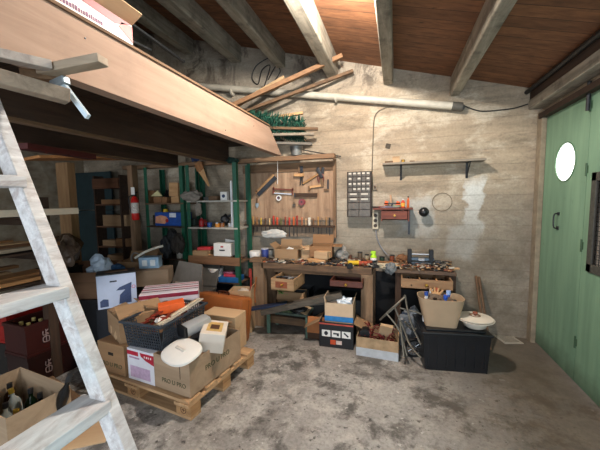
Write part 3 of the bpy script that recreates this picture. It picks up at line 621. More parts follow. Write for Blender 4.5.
def bench_drawer(parent, lab, loc, w_, d_, h_, m, rz=0, knob=True, cat='drawer'):
    o = obj('drawer', shell(B(), w_, d_, h_, .014), m, parent, loc, rz)
    if knob: obj('knob', B().lathe([(0, 0), (.012, 0), (.016, .012), (.010, .022), (0, .024)], M=Euler((PI/2, 0, 0)).to_matrix().to_4x4(), c=(0, -d_/2, h_*.5), n=14), BRASS, o, smooth=True)
    return o
sd = bench_drawer(t, '', (0.0, -.20, BZ-.16), sbw-.05, .40, .105, wood('7a5a40', 'a98560', 'x'))
obj('divider', B().lo((-.06, -.18, .012), (-.05, .18, .085)).lo((.10, -.18, .012), (.11, .18, .085)), PINE, sd)
sbx = t.location.x
wb = bpy.data.objects['workbench']
dr = bench_drawer(wb, '', (at_y(286, 280, 3.1).x-bx0, -.07, BZ-.245), .27, .36, .13, wood('8a6a4a', 'bd9a72', 'x'), -.05)
obj('label_plate', B().lo((-.08, -.183, .03), (.06, -.18, .10)), plain('8a4a2c', .6, 0, .3), dr)
dr2 = bench_drawer(wb, '', (at_y(347, 277, 3.15).x-bx0, -.0, BZ-.185), .34, .36, .075, plain('5a2e22', .5, 0, .2), .0)

def on_bench(px, py=264, Y=3.40, z=BZ): 
    p = at_y(px, py, Y); return (p.x, Y, z)
# cardboard boxes on the bench
carton('sagging open cardboard box with white paper in it, left on the bench', on_bench(289, Y=3.50), .06, .29, .24, .15, CARD, [('e', 80), ('w', 50), ('n', 15)], flen=.09)
small('crumpled_paper', 'crumpled white paper in the left box on the bench', 'paper', B().blob((0, 0, 0), (.09, .07, .08), .5, 3), WHITE, (at_y(290, 245, 3.45).x, 3.45, BZ+.12))
carton('small tilted cardboard box between the two bigger ones on the bench', (at_y(305, 260, 3.50).x, 3.52, BZ+.0), .5, .12, .13, .17, CARDL, [('s', 120)], flen=.06, closed=True)
carton('open cardboard box lying on its side at the right of the bench pile', (at_y(322, 262, 3.54).x, 3.54, BZ+.06), .1, .27, .22, .13, CARD2, [('n', 20), ('e', 90)], flen=.12)
carton('pale tan closed carton at the front right of the bench pile', (at_y(322, 258, 3.38).x, 3.40, BZ+.055), -.18, .17, .11, .085, CARDL, closed=True)
small('wood_block', 'pale wooden bat under the pale tan carton on the bench', 'block', B().lo((-.12, -.04, 0), (.12, .04, .05), bev=.012), PINE, on_bench(317, Y=3.385), -.05)
small('plastic_bag', 'crumpled grey plastic bag behind the bench boxes on the right', 'bag', B().blob((0, 0, .07), (.16, .12, .2), .5, 5), plain('8d8a84', .35, 0, .2), on_bench(342, Y=3.58))
small('cloth_bundle', 'dirty white cloth bundle hanging low on the wall under the tool rack', 'cloth', B().blob((0, 0, 0), (.34, .1, .11), .35, 8), plain('c9c8c2', .8, 0, .1), (at_y(274, 234, D-.1).x, D-.09, at_y(274, 234, D-.1).z))
small('white_tub', 'white rounded tub at the left end of the bench', 'tub', B().lathe([(0, 0), (.06, 0), (.075, .08), (.07, .10), (0, .11)], n=20), WHITE, (at_y(254, 256, 3.42).x, 3.45, BZ), smooth=True)
t = thing('blue_tin', 'blue printed tin standing behind the left end of the bench', 'tin', (at_y(264, 250, 3.52).x, 3.55, BZ)); obj('body', B().lathe([(0, 0), (.048, 0), (.048, .11), (.044, .115), (0, .115)], n=22), plain('34458e', .4, 0, .5, 60), t, smooth=True); obj('lid', B().lathe([(0, .112), (.05, .112), (.05, .12), (0, .122)], n=22), plain('c9cbd6', .4), t)
# tools lying along the bench front
def driver(lab, loc, rz, col, L=.2, name='screwdriver', r=.013):
    t = thing(name, lab, name.replace('_', ' '), loc, rz)
    obj('handle', B().lathe([(0, 0), (r*.8, 0), (r, .02), (r*.85, L*.42), (r*.5, L*.46), (0, L*.46)], M=Matrix.Translation((-L/2, 0, r)) @ Euler((0, PI/2, 0)).to_matrix().to_4x4(), n=10), plain(col, .4, 0, .1), t, smooth=True)
    obj('shaft', B().cyl((-L*.05, 0, r), (L/2, 0, r), .004, n=8), STEEL, t); return t
def pliers(lab, loc, rz, col):
    t = thing('pliers', lab, 'pliers', loc, rz)
    for s in (-1, 1): obj('handle', B().tube([(-.11, .03*s, .010), (-.05, .022*s, .010), (0, 0, .010)], .008), plain(col, .4), t, smooth=True)
    obj('jaws', B().box((.03, 0, .010), (.07, .022, .018), bev=.005), DSTEEL, t)
def scrap(lab, loc, rz, L, w_, h_, m=PINE, tilt=0, name='wood_offcut', cat='offcut'): return small(name, lab, cat, B().box((0, 0, h_/2), (L, w_, h_), rot=(0, tilt, 0), bev=min(.004, h_*.2)), m, loc, rz)
def rag(lab, loc, sz, m, seed=1): return small('rag', lab, 'rag', B().blob((0, 0, sz[2]*.42), sz, .55, seed), m, loc)
L_ = [(268, 3.30, 'orange card strip at the left end of the bench', 's', .3, .16, 'b5603a'), (281, 3.32, 'white folded paper on the bench front left', 's', -.3, .15, 'd9d7cf'), (285, 3.38, 'grey paper sheet before the left bench box', 's', .2, .14, '99958c')]
for px, Y, lab, k, rz, L, col in L_: scrap(lab, (at_y(px, 262, Y).x, Y, BZ), rz, L, .06, .012, plain(col, .7, 0, .1), name='paper_strip', cat='paper')
driver('dark screwdriver in front of the left bench box', on_bench(276, Y=3.29), .3, '2b2b2b'); driver('steel chisel lying before the small tilted box', on_bench(300, Y=3.30), -.2, '6a4c32', name='chisel')
pliers('black pliers on the bench in front of the tan cartons', on_bench(313, Y=3.30), .4, '26262a'); pliers('dark blue pliers at the middle of the bench front', on_bench(332, Y=3.30), -.5, '28303d'); driver('black-handled screwdriver pointing at the drill on the bench', on_bench(323, Y=3.29), .1, '1d1d1f')
rag('oily black rag under the grey plastic bag on the bench', on_bench(338, Y=3.42), (.16, .1, .05), plain('2d2b29', .9), 2)
# drill, gloves, bottle
t = thing('power_drill', 'yellow and black power drill lying on the bench', 'drill', on_bench(354, Y=3.33), .35)
obj('drill_body', B().cyl((-.07, 0, .035), (.06, 0, .035), .028, .024, 16), YELLOW, t, smooth=True); obj('grip', B().beam((-.04, 0, .03), (-.07, -.11, .025), .035, .03, bev=.008), BLACK, t); obj('chuck', B().cyl((.06, 0, .035), (.11, 0, .035), .018, .010, 14), DSTEEL, t); obj('battery', B().box((-.075, -.13, .028), (.06, .04, .05), bev=.006), BLACK, t)
small('sanding_disc', 'orange and black grinder body at the middle of the bench', 'grinder', B().cyl((-.06, 0, .03), (.07, 0, .03), .026, .022, 14).cyl((.06, 0, .005), (.06, 0, .055), .034, n=16), plain('a8482c', .5, 0, .4, 40), on_bench(364, Y=3.36), .3)
small('wall_bracket', 'rusty iron bar resting on the bench against the wall', 'bar', B().lo((-.2, -.02, 0), (.16, .02, .03)).lo((-.04, -.02, .03), (0, .02, .07)), plain('6b4a3a', .8, .3, .4), on_bench(352, Y=3.60))
t = thing('spray_bottle', 'bright lime green spray bottle with a dark label', 'bottle', on_bench(373.5, Y=3.45))
lime = plain('a6d81c', .35, 0, .08)
obj('bottle_body', B().lathe([(0, 0), (.034, 0), (.036, .01), (.036, .09), (.022, .115), (.014, .125), (0, .125)], n=18), lime, t, smooth=True); obj('paper_label', B().lathe([(.0372, .025), (.0372, .082)], n=18), plain('2b3540', .4), t)
obj('label_band', B().lathe([(.0376, .055), (.0376, .082)], n=18), WHITE, t); obj('trigger_head', B().lo((-.03, -.012, .125), (.025, .012, .155), bev=.005).cyl((0, 0, .12), (0, 0, .13), .015), lime, t); obj('trigger', B().beam((-.02, 0, .125), (-.03, 0, .09), .008, .008), plain('27424a'), t)
rag('black glove lying in front of the lime bottle', on_bench(374, Y=3.32), (.14, .08, .05), BLACK, 4)
rag('pair of pale work gloves at the right end of the big bench', on_bench(386, Y=3.30), (.15, .09, .06), plain('b9ad92', .9), 6); rag('grey cloth glove hanging over the bench corner', (at_y(390, 268, 3.24).x, 3.27, BZ-.04), (.12, .1, .12), plain('6f7375', .9), 9)
# long offcuts and sticks towards the right
sz_ = [(385, 3.45, .45, .028, 'c08f60', .12, 'long pale stick'), (396, 3.55, .4, .035, '8a5f3c', -.1, 'brown stick'), (402, 3.42, .36, .03, 'b08a5c', -.25, 'tan split stick'), (408, 3.50, .5, .04, '6b4a32', .06, 'dark slat'), (420, 3.36, .42, .03, '9c7a58', -.08, 'grey tan slat'), (435, 3.34, .36, .026, '7d5a3f', .05, 'brown flat slat'), (445, 3.45, .28, .03, 'a4835f', -.3, 'short tan slat'), (392, 3.36, .22, .03, 'd2b184', .6, 'short bright offcut')]
for i, (px, Y, L, w_, col, rz, nm) in enumerate(sz_):
    scrap('%s lying on the side bench, %s' % (nm, ['at its left end', 'against the wall at the left', 'beside the gloves', 'under the black vice', 'just behind the open drawer', 'on the front right edge', 'at its right end', 'bridging the two benches'][i]), (at_y(px, 264, Y).x, Y, BZ+.004*(i % 3)), rz, L, w_, .018, wood(col, tuple(min(1, x*1.5) for x in srgb(col)[:3]), 'x'), name='wood_offcut')
# vice / grinder with two black uprights
t = thing('bench_vice', 'blue grey metal vice with two black upright jaws', 'vice', on_bench(421, Y=3.50, z=BZ+.02))
vb = plain('50606e', .4, .5, .3)
obj('base', B().lo((-.10, -.06, 0), (.10, .06, .03), bev=.005).lo((-.14, -.03, .045), (.13, .03, .075), bev=.004), vb, t)
for X in (-.12, .10): obj('jaw', B().lo((X-.022, -.035, .01), (X+.022, .035, .165), bev=.005), plain('1f2023', .5, .4), t)
obj('screw', B().cyl((-.12, 0, .11), (.10, 0, .11), .012), STEEL, t); obj('shiny_guide', B().cyl((-.03, -.03, .055), (.03, -.03, .055), .028, n=18), STEEL, t); obj('handle_knob', B().lo((.135, -.03, .0), (.20, .03, .05), bev=.01), plain('3a3a3c', .5, .3), t)
rag('brown leather glove heap left of the vice', on_bench(402, Y=3.6), (.16, .12, .10), plain('7a5334', .8), 11)
# things in the open drawer of the side bench
for i, (dx, col, rz, nm) in enumerate(((-.13, 'c9c0b2', .8, 'pale file'), (-.09, '5a2a22', 1.3, 'dark red file'), (.0, 'a05a44', 1.1, 'reddish file'), (.05, '8a7f74', .4, 'grey file'), (.15, 'c49a70', 1.4, 'tan file'))):
    driver('%s in the open drawer of the side bench' % nm, (sbx+dx, 3.30+.01*i, BZ-.12), rz, col, .16, 'file')
for i, (dx, rz, nm) in enumerate(((-.06, .6, 'black'), (.02, .2, 'dark grey'), (.07, 1.0, 'steel'))):
    driver('%s spanner in the open pine drawer under the left of the bench' % nm, (at_y(286, 280, 3.1).x+dx, 3.17, BZ-.145), rz, ['1b1b1d', '3a3a3d', '8d8d90'][i], .17, 'spanner')

# ------------------------------------------------------------------ steel racks on the left of the tool board
RF = 3.36; RB = 3.70
rz0 = [at_y(212, y, RF).z for y in (200.5, 227.5, 256, 281)]
def rack(lab, pxl, pxr, zs, mats):
    xl = at_y(pxl, 230, RF).x; xr = at_y(pxr, 230, RF).x; W = xr-xl
    t = thing('steel_rack', lab, 'rack', (xl, RF, 0))
    for X in (0, W):
        for Y in (0, RB-RF):
            b = B(); b.lo((X-.055 if X else X, Y-.003, 0), (X if X else X+.055, Y, 2.02)); b.lo((X-.003, Y, 0), (X, Y+.05 if not Y else Y-.05, 2.02)); obj('upright', b, GREEN, t)
    for z, m in zip(zs, mats):
        th = .03 if m is WHITE or m is STEEL else .02
        obj('shelf', B().lo((.003, -.006, z-th), (W-.003, RB-RF, z), bev=.002), m, t)
    return t, xl, xr
pale = plain('b9b5aa', .5, .2, .15)
obx = wood('5b3f2b', '8e6647', 'x', .85)
r1, X1l, X1r = rack('green steel rack with pale shelves beside the tool board', 188, 238, (rz0[0], rz0[1], rz0[2]-.07, rz0[3], .12), (pale, pale, OLD, OLD, OLD))
obj('front_board', B().lo((.003, -.03, rz0[2]-.11), (X1r-X1l+.02, -.008, rz0[2]-.005), bev=.003), obx, r1)
zl = [at_y(160, y, RF).z for y in (203, 226, 258)]
r2, X2l, X2r = rack('green steel rack farther left, with the blue carton', 147, 185, (zl[0], zl[1], zl[2], .45), (OLD, DARKW, DARKW, DARKW))
b = B()
small('steel_upright', 'spare green steel angle upright right of the rack', 'upright', B().lo((0, 0, 0), (.045, .003, 2.03)).lo((0, 0, 0), (.003, .04, 2.03)), GREEN, (at_y(243.5, 200, 3.5).x, 3.62, 0))
small('lamp_tube', 'white fluorescent tube standing upright against the rack post', 'tube', B().cyl((0, 0, 0), (0, 0, .56), .015, n=14).cyl((0, 0, -.02), (0, 0, 0), .012).cyl((0, 0, .56), (0, 0, .58), .012), plain('e4e6e8', .3, 0, .05), (at_y(231.5, 220, 3.40).x, 3.42, rz0[1]+.02))
# on the right rack
def rk(px, Y=3.5): return at_y(px, 230, Y).x
def r1s(k): return rz0[k]
small('wood_block', 'dark wooden block on the top shelf of the right rack', 'block', B().lo((-.07, -.05, 0), (.07, .05, .06), bev=.01), OLD, (rk(216), 3.5, r1s(0)))
t = thing('outlet_box', 'small white square box with a dark dial on the top rack shelf', 'box', (rk(226, 3.44), 3.44, r1s(0))); obj('body', B().lo((-.05, -.03, 0), (.05, .03, .11), bev=.006), WHITE, t); obj('dial', B().cyl((0, -.031, .055), (0, -.036, .055), .022), plain('3a4a6a'), t)
bottle('red plastic bottle on the second rack shelf', (rk(202, 3.45), 3.45, r1s(1)), .035, .13, plain('a81c20', .4), BLACK)
bottle('second red tin pushed behind the red bottle', (rk(205, 3.55), 3.56, r1s(1)), .035, .10, plain('8a2420', .4), BLACK, 'tin', 'tin')
small('jar', 'blue lidded jar on the second rack shelf', 'jar', B().lathe([(0, 0), (.032, 0), (.032, .045), (.036, .045), (.036, .06), (0, .06)], n=18), BLUE, (rk(210, 3.43), 3.43, r1s(1)), smooth=True)
t = thing('jar', 'orange jar with metal lid on the second rack shelf', 'jar', (rk(217.5, 3.43), 3.43, r1s(1))); obj('glass', B().lathe([(0, 0), (.032, 0), (.034, .05), (0, .05)], n=16), plain('c9812c', .3), t, smooth=True); obj('lid', B().lathe([(0, .05), (.034, .05), (.034, .062), (0, .064)], n=16), STEEL, t)
t = thing('jar', 'short brown jar beside the orange jar', 'jar', (rk(222.5, 3.46), 3.46, r1s(1))); obj('glass', B().lathe([(0, 0), (.03, 0), (.03, .055), (0, .055)], n=16), plain('7d4a22', .3), t, smooth=True); obj('lid', B().lathe([(0, .055), (.031, .055), (.031, .066), (0, .067)], n=16), DSTEEL, t)
t = thing('hand_grinder', 'black machine part leaning on the second rack shelf', 'machine', (rk(223), 3.56, r1s(1))); obj('body', B().blob((0, 0, .09), (.13, .1, .14), .3, 5), BLACK, t); obj('arm', B().beam((-.02, 0, .1), (.09, 0, .15), .025, .03, bev=.005), BLACK, t)
small('white_cup', 'white cup-like fitting at the foot of the white tube', 'fitting', B().lathe([(0, 0), (.025, 0), (.03, .05), (.0, .05)], n=14), plain('b8bcc0'), (rk(230, 3.46), 3.47, r1s(1)), smooth=True)
# wood tray level: cardboard tray, red box, white smiling box, papers
z2 = r1s(2)-.07
carton('flat tan carton at the left of the wooden tray shelf', (rk(199, 3.4), 3.47, z2), .03, .24, .18, .125, CARD, closed=True)
carton('red tool case on top of the flat tan carton', (rk(203, 3.46), 3.50, z2+.126), .25, .19, .11, .04, plain('b01f24', .45), closed=True, name='tool_case', cat='case')
t = thing('white_box', 'white box with a small red mark and black bar on the rack', 'box', (rk(222, 3.42), 3.46, z2+.065), .03); obj('body', B().lo((-.125, -.06, 0), (.125, .06, .17), bev=.004), WHITE, t)
obj('printed_mark', B().lo((-.02, -.0612, .115), (.02, -.06, .135)), RED, t); obj('printed_bar', B().lo((-.04, -.0612, .07), (.04, -.06, .088)), BLACK, t)
small('wood_block', 'brown board under the white box on the rack', 'board', B().lo((-.17, -.08, 0), (.17, .08, .063), bev=.004), OLD, (rk(219, 3.42), 3.47, z2))
small('paper_sheet', 'tall white paper sheet leaning behind the white box', 'paper', B().box((0, 0, .13), (.2, .006, .26), rot=(.1, .12, 0)), WHITE, (rk(229, 3.55), 3.60, z2))
# lower level
t = thing('paint_bucket', 'white paint bucket on the lower rack shelf', 'bucket', (at_y(214, 270, 3.40).x, 3.44, rz0[3]))
obj('bucket_body', B().lathe([(0, 0), (.085, 0), (.10, .15), (.105, .15), (.105, .165), (0, .167)], n=26), WHITE, t, smooth=True); obj('bail', B().tube([(-.1, 0, .14), (-.09, -.07, .10), (0, -.115, .06), (.09, -.07, .10), (.1, 0, .14)], .003), STEEL, t)
t = thing('shoe_box', 'blue box with pink and red packets beside the white bucket', 'box', (at_y(228, 272, 3.36).x, 3.44, rz0[3]), .1); obj('body', B().lo((-.14, -.10, 0), (.14, .10, .07), bev=.006), plain('1e5f9e', .5), t)
obj('packet', B().box((.02, -.01, .085), (.2, .14, .03), rot=(0, .08, .2), bev=.005), plain('b8304a', .5), t); obj('packet', B().box((-.03, .02, .112), (.15, .1, .022), rot=(0, -.05, -.2), bev=.004), plain('d98aa0', .5), t); obj('packet', B().box((.07, .03, .113), (.1, .12, .03), rot=(0, .1, .5), bev=.005), plain('3a1a2c', .5), t)
carton('brown flattened carton at the left of the lower rack shelf', (at_y(196, 276, 3.36).x, 3.46, rz0[3]), .06, .26, .22, .05, CARD2, closed=True)
small('plastic_crate', 'dark blue black crate on the lowest shelf of the right rack', 'crate', shell(B(), .42, .26, .26, .012), plain('1a2430', .5), (at_y(214, 300, 3.5).x, 3.53, .121), 0)
# left rack: wood blocks, blue carton, jars and bags
blk = [(150.5, 0, .10, .09, .11, 'rough'), (153.5, .11, .12, .08, .07, 'tilted upper'), (160, 0, .12, .1, .09, 'squat'), (167, 0, .09, .1, .08, 'short'), (178, 0, .12, .12, .085, 'pale lower'), (176.5, .087, .14, .1, .19, 'tall pale')]
for px, dz, w_, d_, h_, nm in blk: small('wood_block', '%s wooden block on the top shelf of the left rack' % nm, 'block', B().box((0, 0, h_/2), (w_, d_, h_), rot=(0, .06 if dz else 0, .1), bev=.006), PINE if 'pale' in nm else wood('6e4a2e', 'a0744c', 'z'), (rk(px, 3.45), 3.47, zl[0]+dz))
small('paper_sheet', 'folded pale yellow paper tucked among the wood blocks', 'paper', B().prism([(-.1, 0), (.1, .0), (.02, .08)], .01), plain('d8cf9a', .7), (rk(158, 3.38), 3.39, zl[0]+.095))
small('dark_pouch', 'black bag behind the wood blocks on the left rack', 'bag', B().blob((0, 0, .09), (.2, .12, .2), .4, 7), BLACK, (rk(167), 3.60, zl[0]))
t = thing('blue_carton', 'blue pack with yellow cap and orange label on the left rack', 'package', (rk(171, 3.42), 3.47, zl[1])); Wb = rk(187, 3.38)-rk(157, 3.38)
obj('body', B().lo((-Wb/2+.02, -.09, 0), (Wb/2, .09, .19), bev=.01), plain('1d4fa3', .4, 0, .35, 14), t)
obj('orange_panel', B().prism([(-Wb/2+.03, .04), (-Wb/2+.19, .03), (-.0, .09), (-.03, .13), (-.12, .15), (-Wb/2+.04, .13)], .004, Matrix.Translation((0, -.092, 0))), plain('e2a07c', .5), t); obj('badge', B().cyl((-.02, -.0945, .075), (-.02, -.097, .075), .025), plain('b5202a'), t)
obj('printed_bar', B().lo((.02, -.0915, .12), (.13, -.09, .18)), plain('dfe4ee'), t); obj('cap', B().lathe([(0, 0), (.035, 0), (.03, .04), (0, .045)], c=(-.12, 0, .19), n=16), YELLOW, t)
rag('grey cap-like cloth draped at the top of the rack post', (at_y(190, 203, 3.33).x, 3.36, rz0[0]+.0), (.30, .16, .14), plain('8b8379', .9), 12)
small('grey_cloth_tail', 'loose end of grey cloth hanging below the cap-like cloth', 'cloth', B().blob((0, 0, 0), (.10, .06, .16), .4, 3), plain('857d73', .9), (at_y(198, 209, 3.30).x, 3.30, rz0[0]-.11))
for i, (px, col, h_, nm) in enumerate(((149, '6d543c', .15, 'brown'), (161, '7a5b3f', .12, 'tan'), (168, '17181a', .2, 'black'), (178, 'b7b0a4', .16, 'white-capped'), (184, '3458a8', .13, 'blue-labelled'))):
    bottle('%s bottle on the bottom shelf of the left rack' % nm, (rk(px, 3.42), 3.43, zl[2]), .04, h_, plain(col, .45), WHITE if i == 3 else BLACK, label=plain('c9d2e6') if i == 4 else None)
cable('thick white hose end curving in front of the left rack', [at_y(135, 258, 2.75), at_y(145, 252, 2.8), at_y(155, 248, 2.9), at_y(163, 246, 2.95)], .014, plain('e3dfd2', .5), 'hose', 'hose')
small('carton_block', 'small bright tan carton standing at the end of the white hose', 'carton', B().lo((-.06, -.05, 0), (.06, .05, .16), bev=.004), CARDL, (rk(158, 3.40), 3.42, zl[2]))
# saw hanging from the cross rail in front of the rack
a_ = at_y(199, 166, 3.5); b_ = at_y(209, 186, 3.5)
t = thing('hand_saw', 'old hand saw hanging by its handle from the brown rail', 'saw', a_, rot=(0, math.atan2((a_-b_).z, (b_-a_).x), 0)); Ls = (b_-a_).length
obj('handle', B().prism([(-.05, -.05), (.05, -.06), (.08, -.02), (.06, .05), (-.02, .07), (-.06, .03)], .022), wood('7a4f2e', 'b27f50', 'x'), t); obj('blade', B().prism([(.05, -.05), (Ls, -.012), (Ls, .012), (.05, .045)], .003), PINE, t)
rag('dark blue glove pinned on the rail above the hand saw', at_y(195, 161, 3.5), (.14, .06, .16), plain('1c2c50', .8), 15)
rag('dark green cloth stuffed at the top of the rack', at_y(232, 163, 3.5), (.16, .1, .07), plain('1d3a33', .9), 16)
# fire extinguisher on the post
p = at_y(136, 203, 3.22); t = thing('fire_extinguisher', 'small red fire extinguisher hanging on the dark post', 'fire extinguisher', (p.x, 3.20, at_y(136, 220, 3.2).z))
hx = at_y(136, 197, 3.2).z-at_y(136, 220, 3.2).z
obj('cylinder', B().lathe([(0, 0), (.042, 0), (.048, .012), (.048, hx*.85), (.03, hx*.98), (.015, hx*1.05), (0, hx*1.05)], n=20), plain('c4201c', .3, 0, .08), t, smooth=True)
obj('paper_label', B().lathe([(.049, hx*.3), (.049, hx*.75)], n=20), plain('cfc8c0', .5, 0, .5, 60), t, smooth=True); obj('valve', B().lo((-.03, -.015, hx*1.02), (.02, .015, hx*1.12)).beam((-.01, 0, hx*1.1), (.05, 0, hx*1.22), .02, .01), BLACK, t); obj('hose', B().tube([(.0, -.02, hx*1.06), (-.05, -.04, hx), (-.06, -.03, hx*.6), (-.05, -.02, hx*.3)], .007), BLACK, t, smooth=True); obj('wall_bracket', B().lo((-.02, .0, hx*.5), (.02, .052, hx*.8)), BLACK, t); obj('gauge_tag', B().box((0, -.02, hx*1.26), (.06, .006, .10)), WHITE, t)
# wooden storage shelves behind the post
xl = at_y(106, 210, 3.62).x; xr = at_y(131, 210, 3.62).x
t = thing('wooden_shelf_unit', 'dark wooden storage shelves behind the extinguisher post', 'shelf unit', (xl, 3.44, 0)); W = xr-xl
for X in (0, W): obj('side_panel', B().lo((X-.012, 0, 0), (X+.012, .28, 1.95)), DARKW, t)
zsh = [at_y(118, y, 3.5).z for y in (187, 204, 226, 246, 262)]
for z in zsh+[.3, .05]: obj('shelf', B().lo((.012, 0, z-.02), (W-.012, .28, z)), wood('4a2e1d', '7a5236', 'x'), t)
obj('crossboard', B().lo((.0, -.02, zsh[0]-.02), (W, 0, zsh[0]+.13)), wood('4a2e1d', '6e452b', 'x'), t)
cs = [(119, 2, .5, .17, CARD, 'wide tan'), (112, 3, .26, .09, CARD, 'left lower tan'), (125, 3, .24, .12, CARD2, 'right lower brown'), (118, 4, .34, .11, CARD, 'lowest tan'), (117, 1, .4, .07, CARD2, 'flat brown upper')]
for px, k, w_, h_, m_, nm in cs: carton('%s carton on the dark storage shelves' % nm, (at_y(px, 220, 3.55).x, 3.57, zsh[k]), 0, min(w_, W-.04), .2, h_, m_, closed=True)

# ------------------------------------------------------------------ on the loft
p0 = at_x(55, 0, -1.42); p1 = at_x(133, 48, -1.42); LZ = 2.35
hbx = at_x(133, 27, -1.42).z-2.36
t = thing('red_white_box', 'red and white printed carton lying open on the loft', 'box', (-1.42-.18, 1.0, 2.365), PI/2)
yl = at_x(60, 2, -1.42).y-.1; yr = p1.y
t.location = (-1.60, (yl+yr)/2, 2.365); wB = yr-yl
obj('body', shell(B(), wB, .36, hbx, .006), plain('ddd6d6', .5, 0, .06), t)
obj('red_print', B().prism([(-wB/2, hbx*.99), (wB*.5, hbx*.99), (wB*.28, hbx*.72), (-wB/2, hbx*.86)], .003, Matrix.Translation((0, -.1805, 0))), plain('7e1f2c', .5), t)
obj('red_print', B().prism([(wB*.32, hbx*.70), (wB*.5, hbx*.42), (wB*.5, hbx*.95), (wB*.36, hbx*.88)], .003, Matrix.Translation((0, -.1805, 0))), plain('c9433f', .5), t)
bb = B(); rr = random.Random(5); xx = -wB*.30
while xx < wB*.12:
    wv = rr.uniform(.006, .012); hv = rr.choice((.018, .022)); bb.lo((xx, -.1815, hbx*.42), (xx+wv, -.1802, hbx*.42+hv)); xx += wv+.004
obj('printed_text', bb, plain('6a3a60'), t)
o = obj('flap', B().lo((-wB/2, -.004, 0), (wB/2, .004, .09)), CARDL, t, (0, -.178, hbx)); o.rotation_euler = (math.radians(62), 0, 0)
o = obj('flap', B().lo((-wB/2, -.004, 0), (wB/2, .004, .2)), CARDL, t, (0, .178, hbx)); o.rotation_euler = (math.radians(-12), 0, 0)
# bundle of green spiral tree stakes and boards on the end of the loft
t = thing('fir_garland', 'bundled green artificial fir branches lying on the end of the loft', 'garland', at_y(250, 120, 3.3))
pA = Vector((0, 0, 0)); pB = at_y(303, 127, 3.55)-at_y(250, 120, 3.3)
fir = plain('123c30', .85, 0, .4, 60); firt = plain('1d5645', .8, 0, .3, 60)
for j in range(4):
    b = B(); off = Vector((0, .06*(j % 2), -.06*j+.06)); rr = random.Random(j); dirv = (pB-pA); Ln = dirv.length
    c0 = pA+off; b.cyl(c0, c0+dirv, .008, n=6)
    for i in range(330):
        k = rr.random(); q = c0+dirv*k; a = i*2.4; dv = Vector((.35, math.cos(a), math.sin(a)))*rr.uniform(.05, .085); b.cyl(q, q+dv, .007, .002, 4)
    obj('fir_branch', b, fir if j % 2 else firt, t)['kind'] = 'stuff'
for i, (x0, y0, x1, y1, nm, m_) in enumerate(((232, 124, 303, 113, 'tan lath on top of the fir bundle', PINE), (262, 128, 318, 129, 'brown stick end sticking out beside the fir bundle', OLD), (262, 135, 314, 134, 'pale grey board end under the fir bundle', GREYW), (268, 143, 312, 144, 'lowest dark grey board end under the fir bundle', plain('6a665f', .8)))):
    plank(nm, at_y(x0, y0, 3.35), at_y(x1, y1, 3.55), .05, .03, m_)
# loose planks leaning up from the loft
plank('long brown lath slanting up from the loft past the pale roof beam', at_y(205, 118, 3.0), at_y(342, 56, 3.45), .06, .045, wood('6a4a32', '94704e', 'x'))
plank('second tan lath leaning beneath the long brown one', at_y(225, 112, 3.2), at_y(284, 78, 3.45), .08, .035, wood('8a7050', 'b89a74', 'x'))
plank('dark lath leaning behind the long brown one', at_y(228, 118, 3.35), at_y(353, 71, 3.66), .05, .035, OLD)
for i, (a, bq) in enumerate((((112, 12, 2.1), (160, 45, 2.9)), ((128, 22, 2.2), (184, 62, 3.1)), ((108, 30, 2.0), (150, 50, 2.6)))):
    a3 = at_y(*a); b3 = at_y(*bq); c = (a3+b3)/2
    small('metal_rail', 'dull metal rail lying on the loft behind the printed carton, %s' % ('topmost', 'longest', 'lowest')[i], 'rail', B().beam(a3-c, b3-c, .035, .02), plain('5d6063', .4, .6), c)
small('storage_heap', 'dark bundled roll lying deep on the loft', 'roll', B().cyl((-.5, 0, .12), (.5, 0, .12), .12, n=18), plain('2a2724', .9), (-2.6, 2.3, 2.33), .9)

# more small clutter along the bench and on the racks
for k, (px, Y, kind, col, rz, lab) in enumerate((
    (293, 3.30, 'd', '3a2a20', .7, 'brown-handled awl lying under the front edge of the left bench carton'),
    (306, 3.32, 'd', '8d2a20', -.5, 'red-handled screwdriver lying between the bench cartons'),
    (318, 3.30, 'p', '1e2024', .9, 'open black pincers lying before the pale tan carton'),
    (328, 3.36, 'd', 'b9b2a2', .3, 'pale file lying behind the dark blue pliers'),
    (343, 3.30, 'p', '6a2a22', -.2, 'red-handled pliers lying left of the yellow drill'),
    (348, 3.42, 'd', 'c9c2b4', -.4, 'white-handled scraper lying behind the yellow drill'),
    (380, 3.30, 'd', '2b2b2e', .5, 'black file lying beside the pale gloves'),
    (396, 3.34, 'd', '9a6a3c', -.6, 'tan-handled file lying at the left of the side bench'),
    (410, 3.34, 'd', 'a04a2c', .2, 'orange-handled scraper in front of the black vice'),
    (430, 3.42, 'd', '5a4636', -.15, 'brown-handled rasp lying right of the vice'),
    (441, 3.40, 'p', '24262a', .5, 'black pliers lying at the right end of the side bench'))):
    p = on_bench(px, Y=Y, z=BZ+(.02 if px > 392 else 0))
    if kind == 'd': driver(lab, p, rz, col, .18)
    else: pliers(lab, p, rz, col)
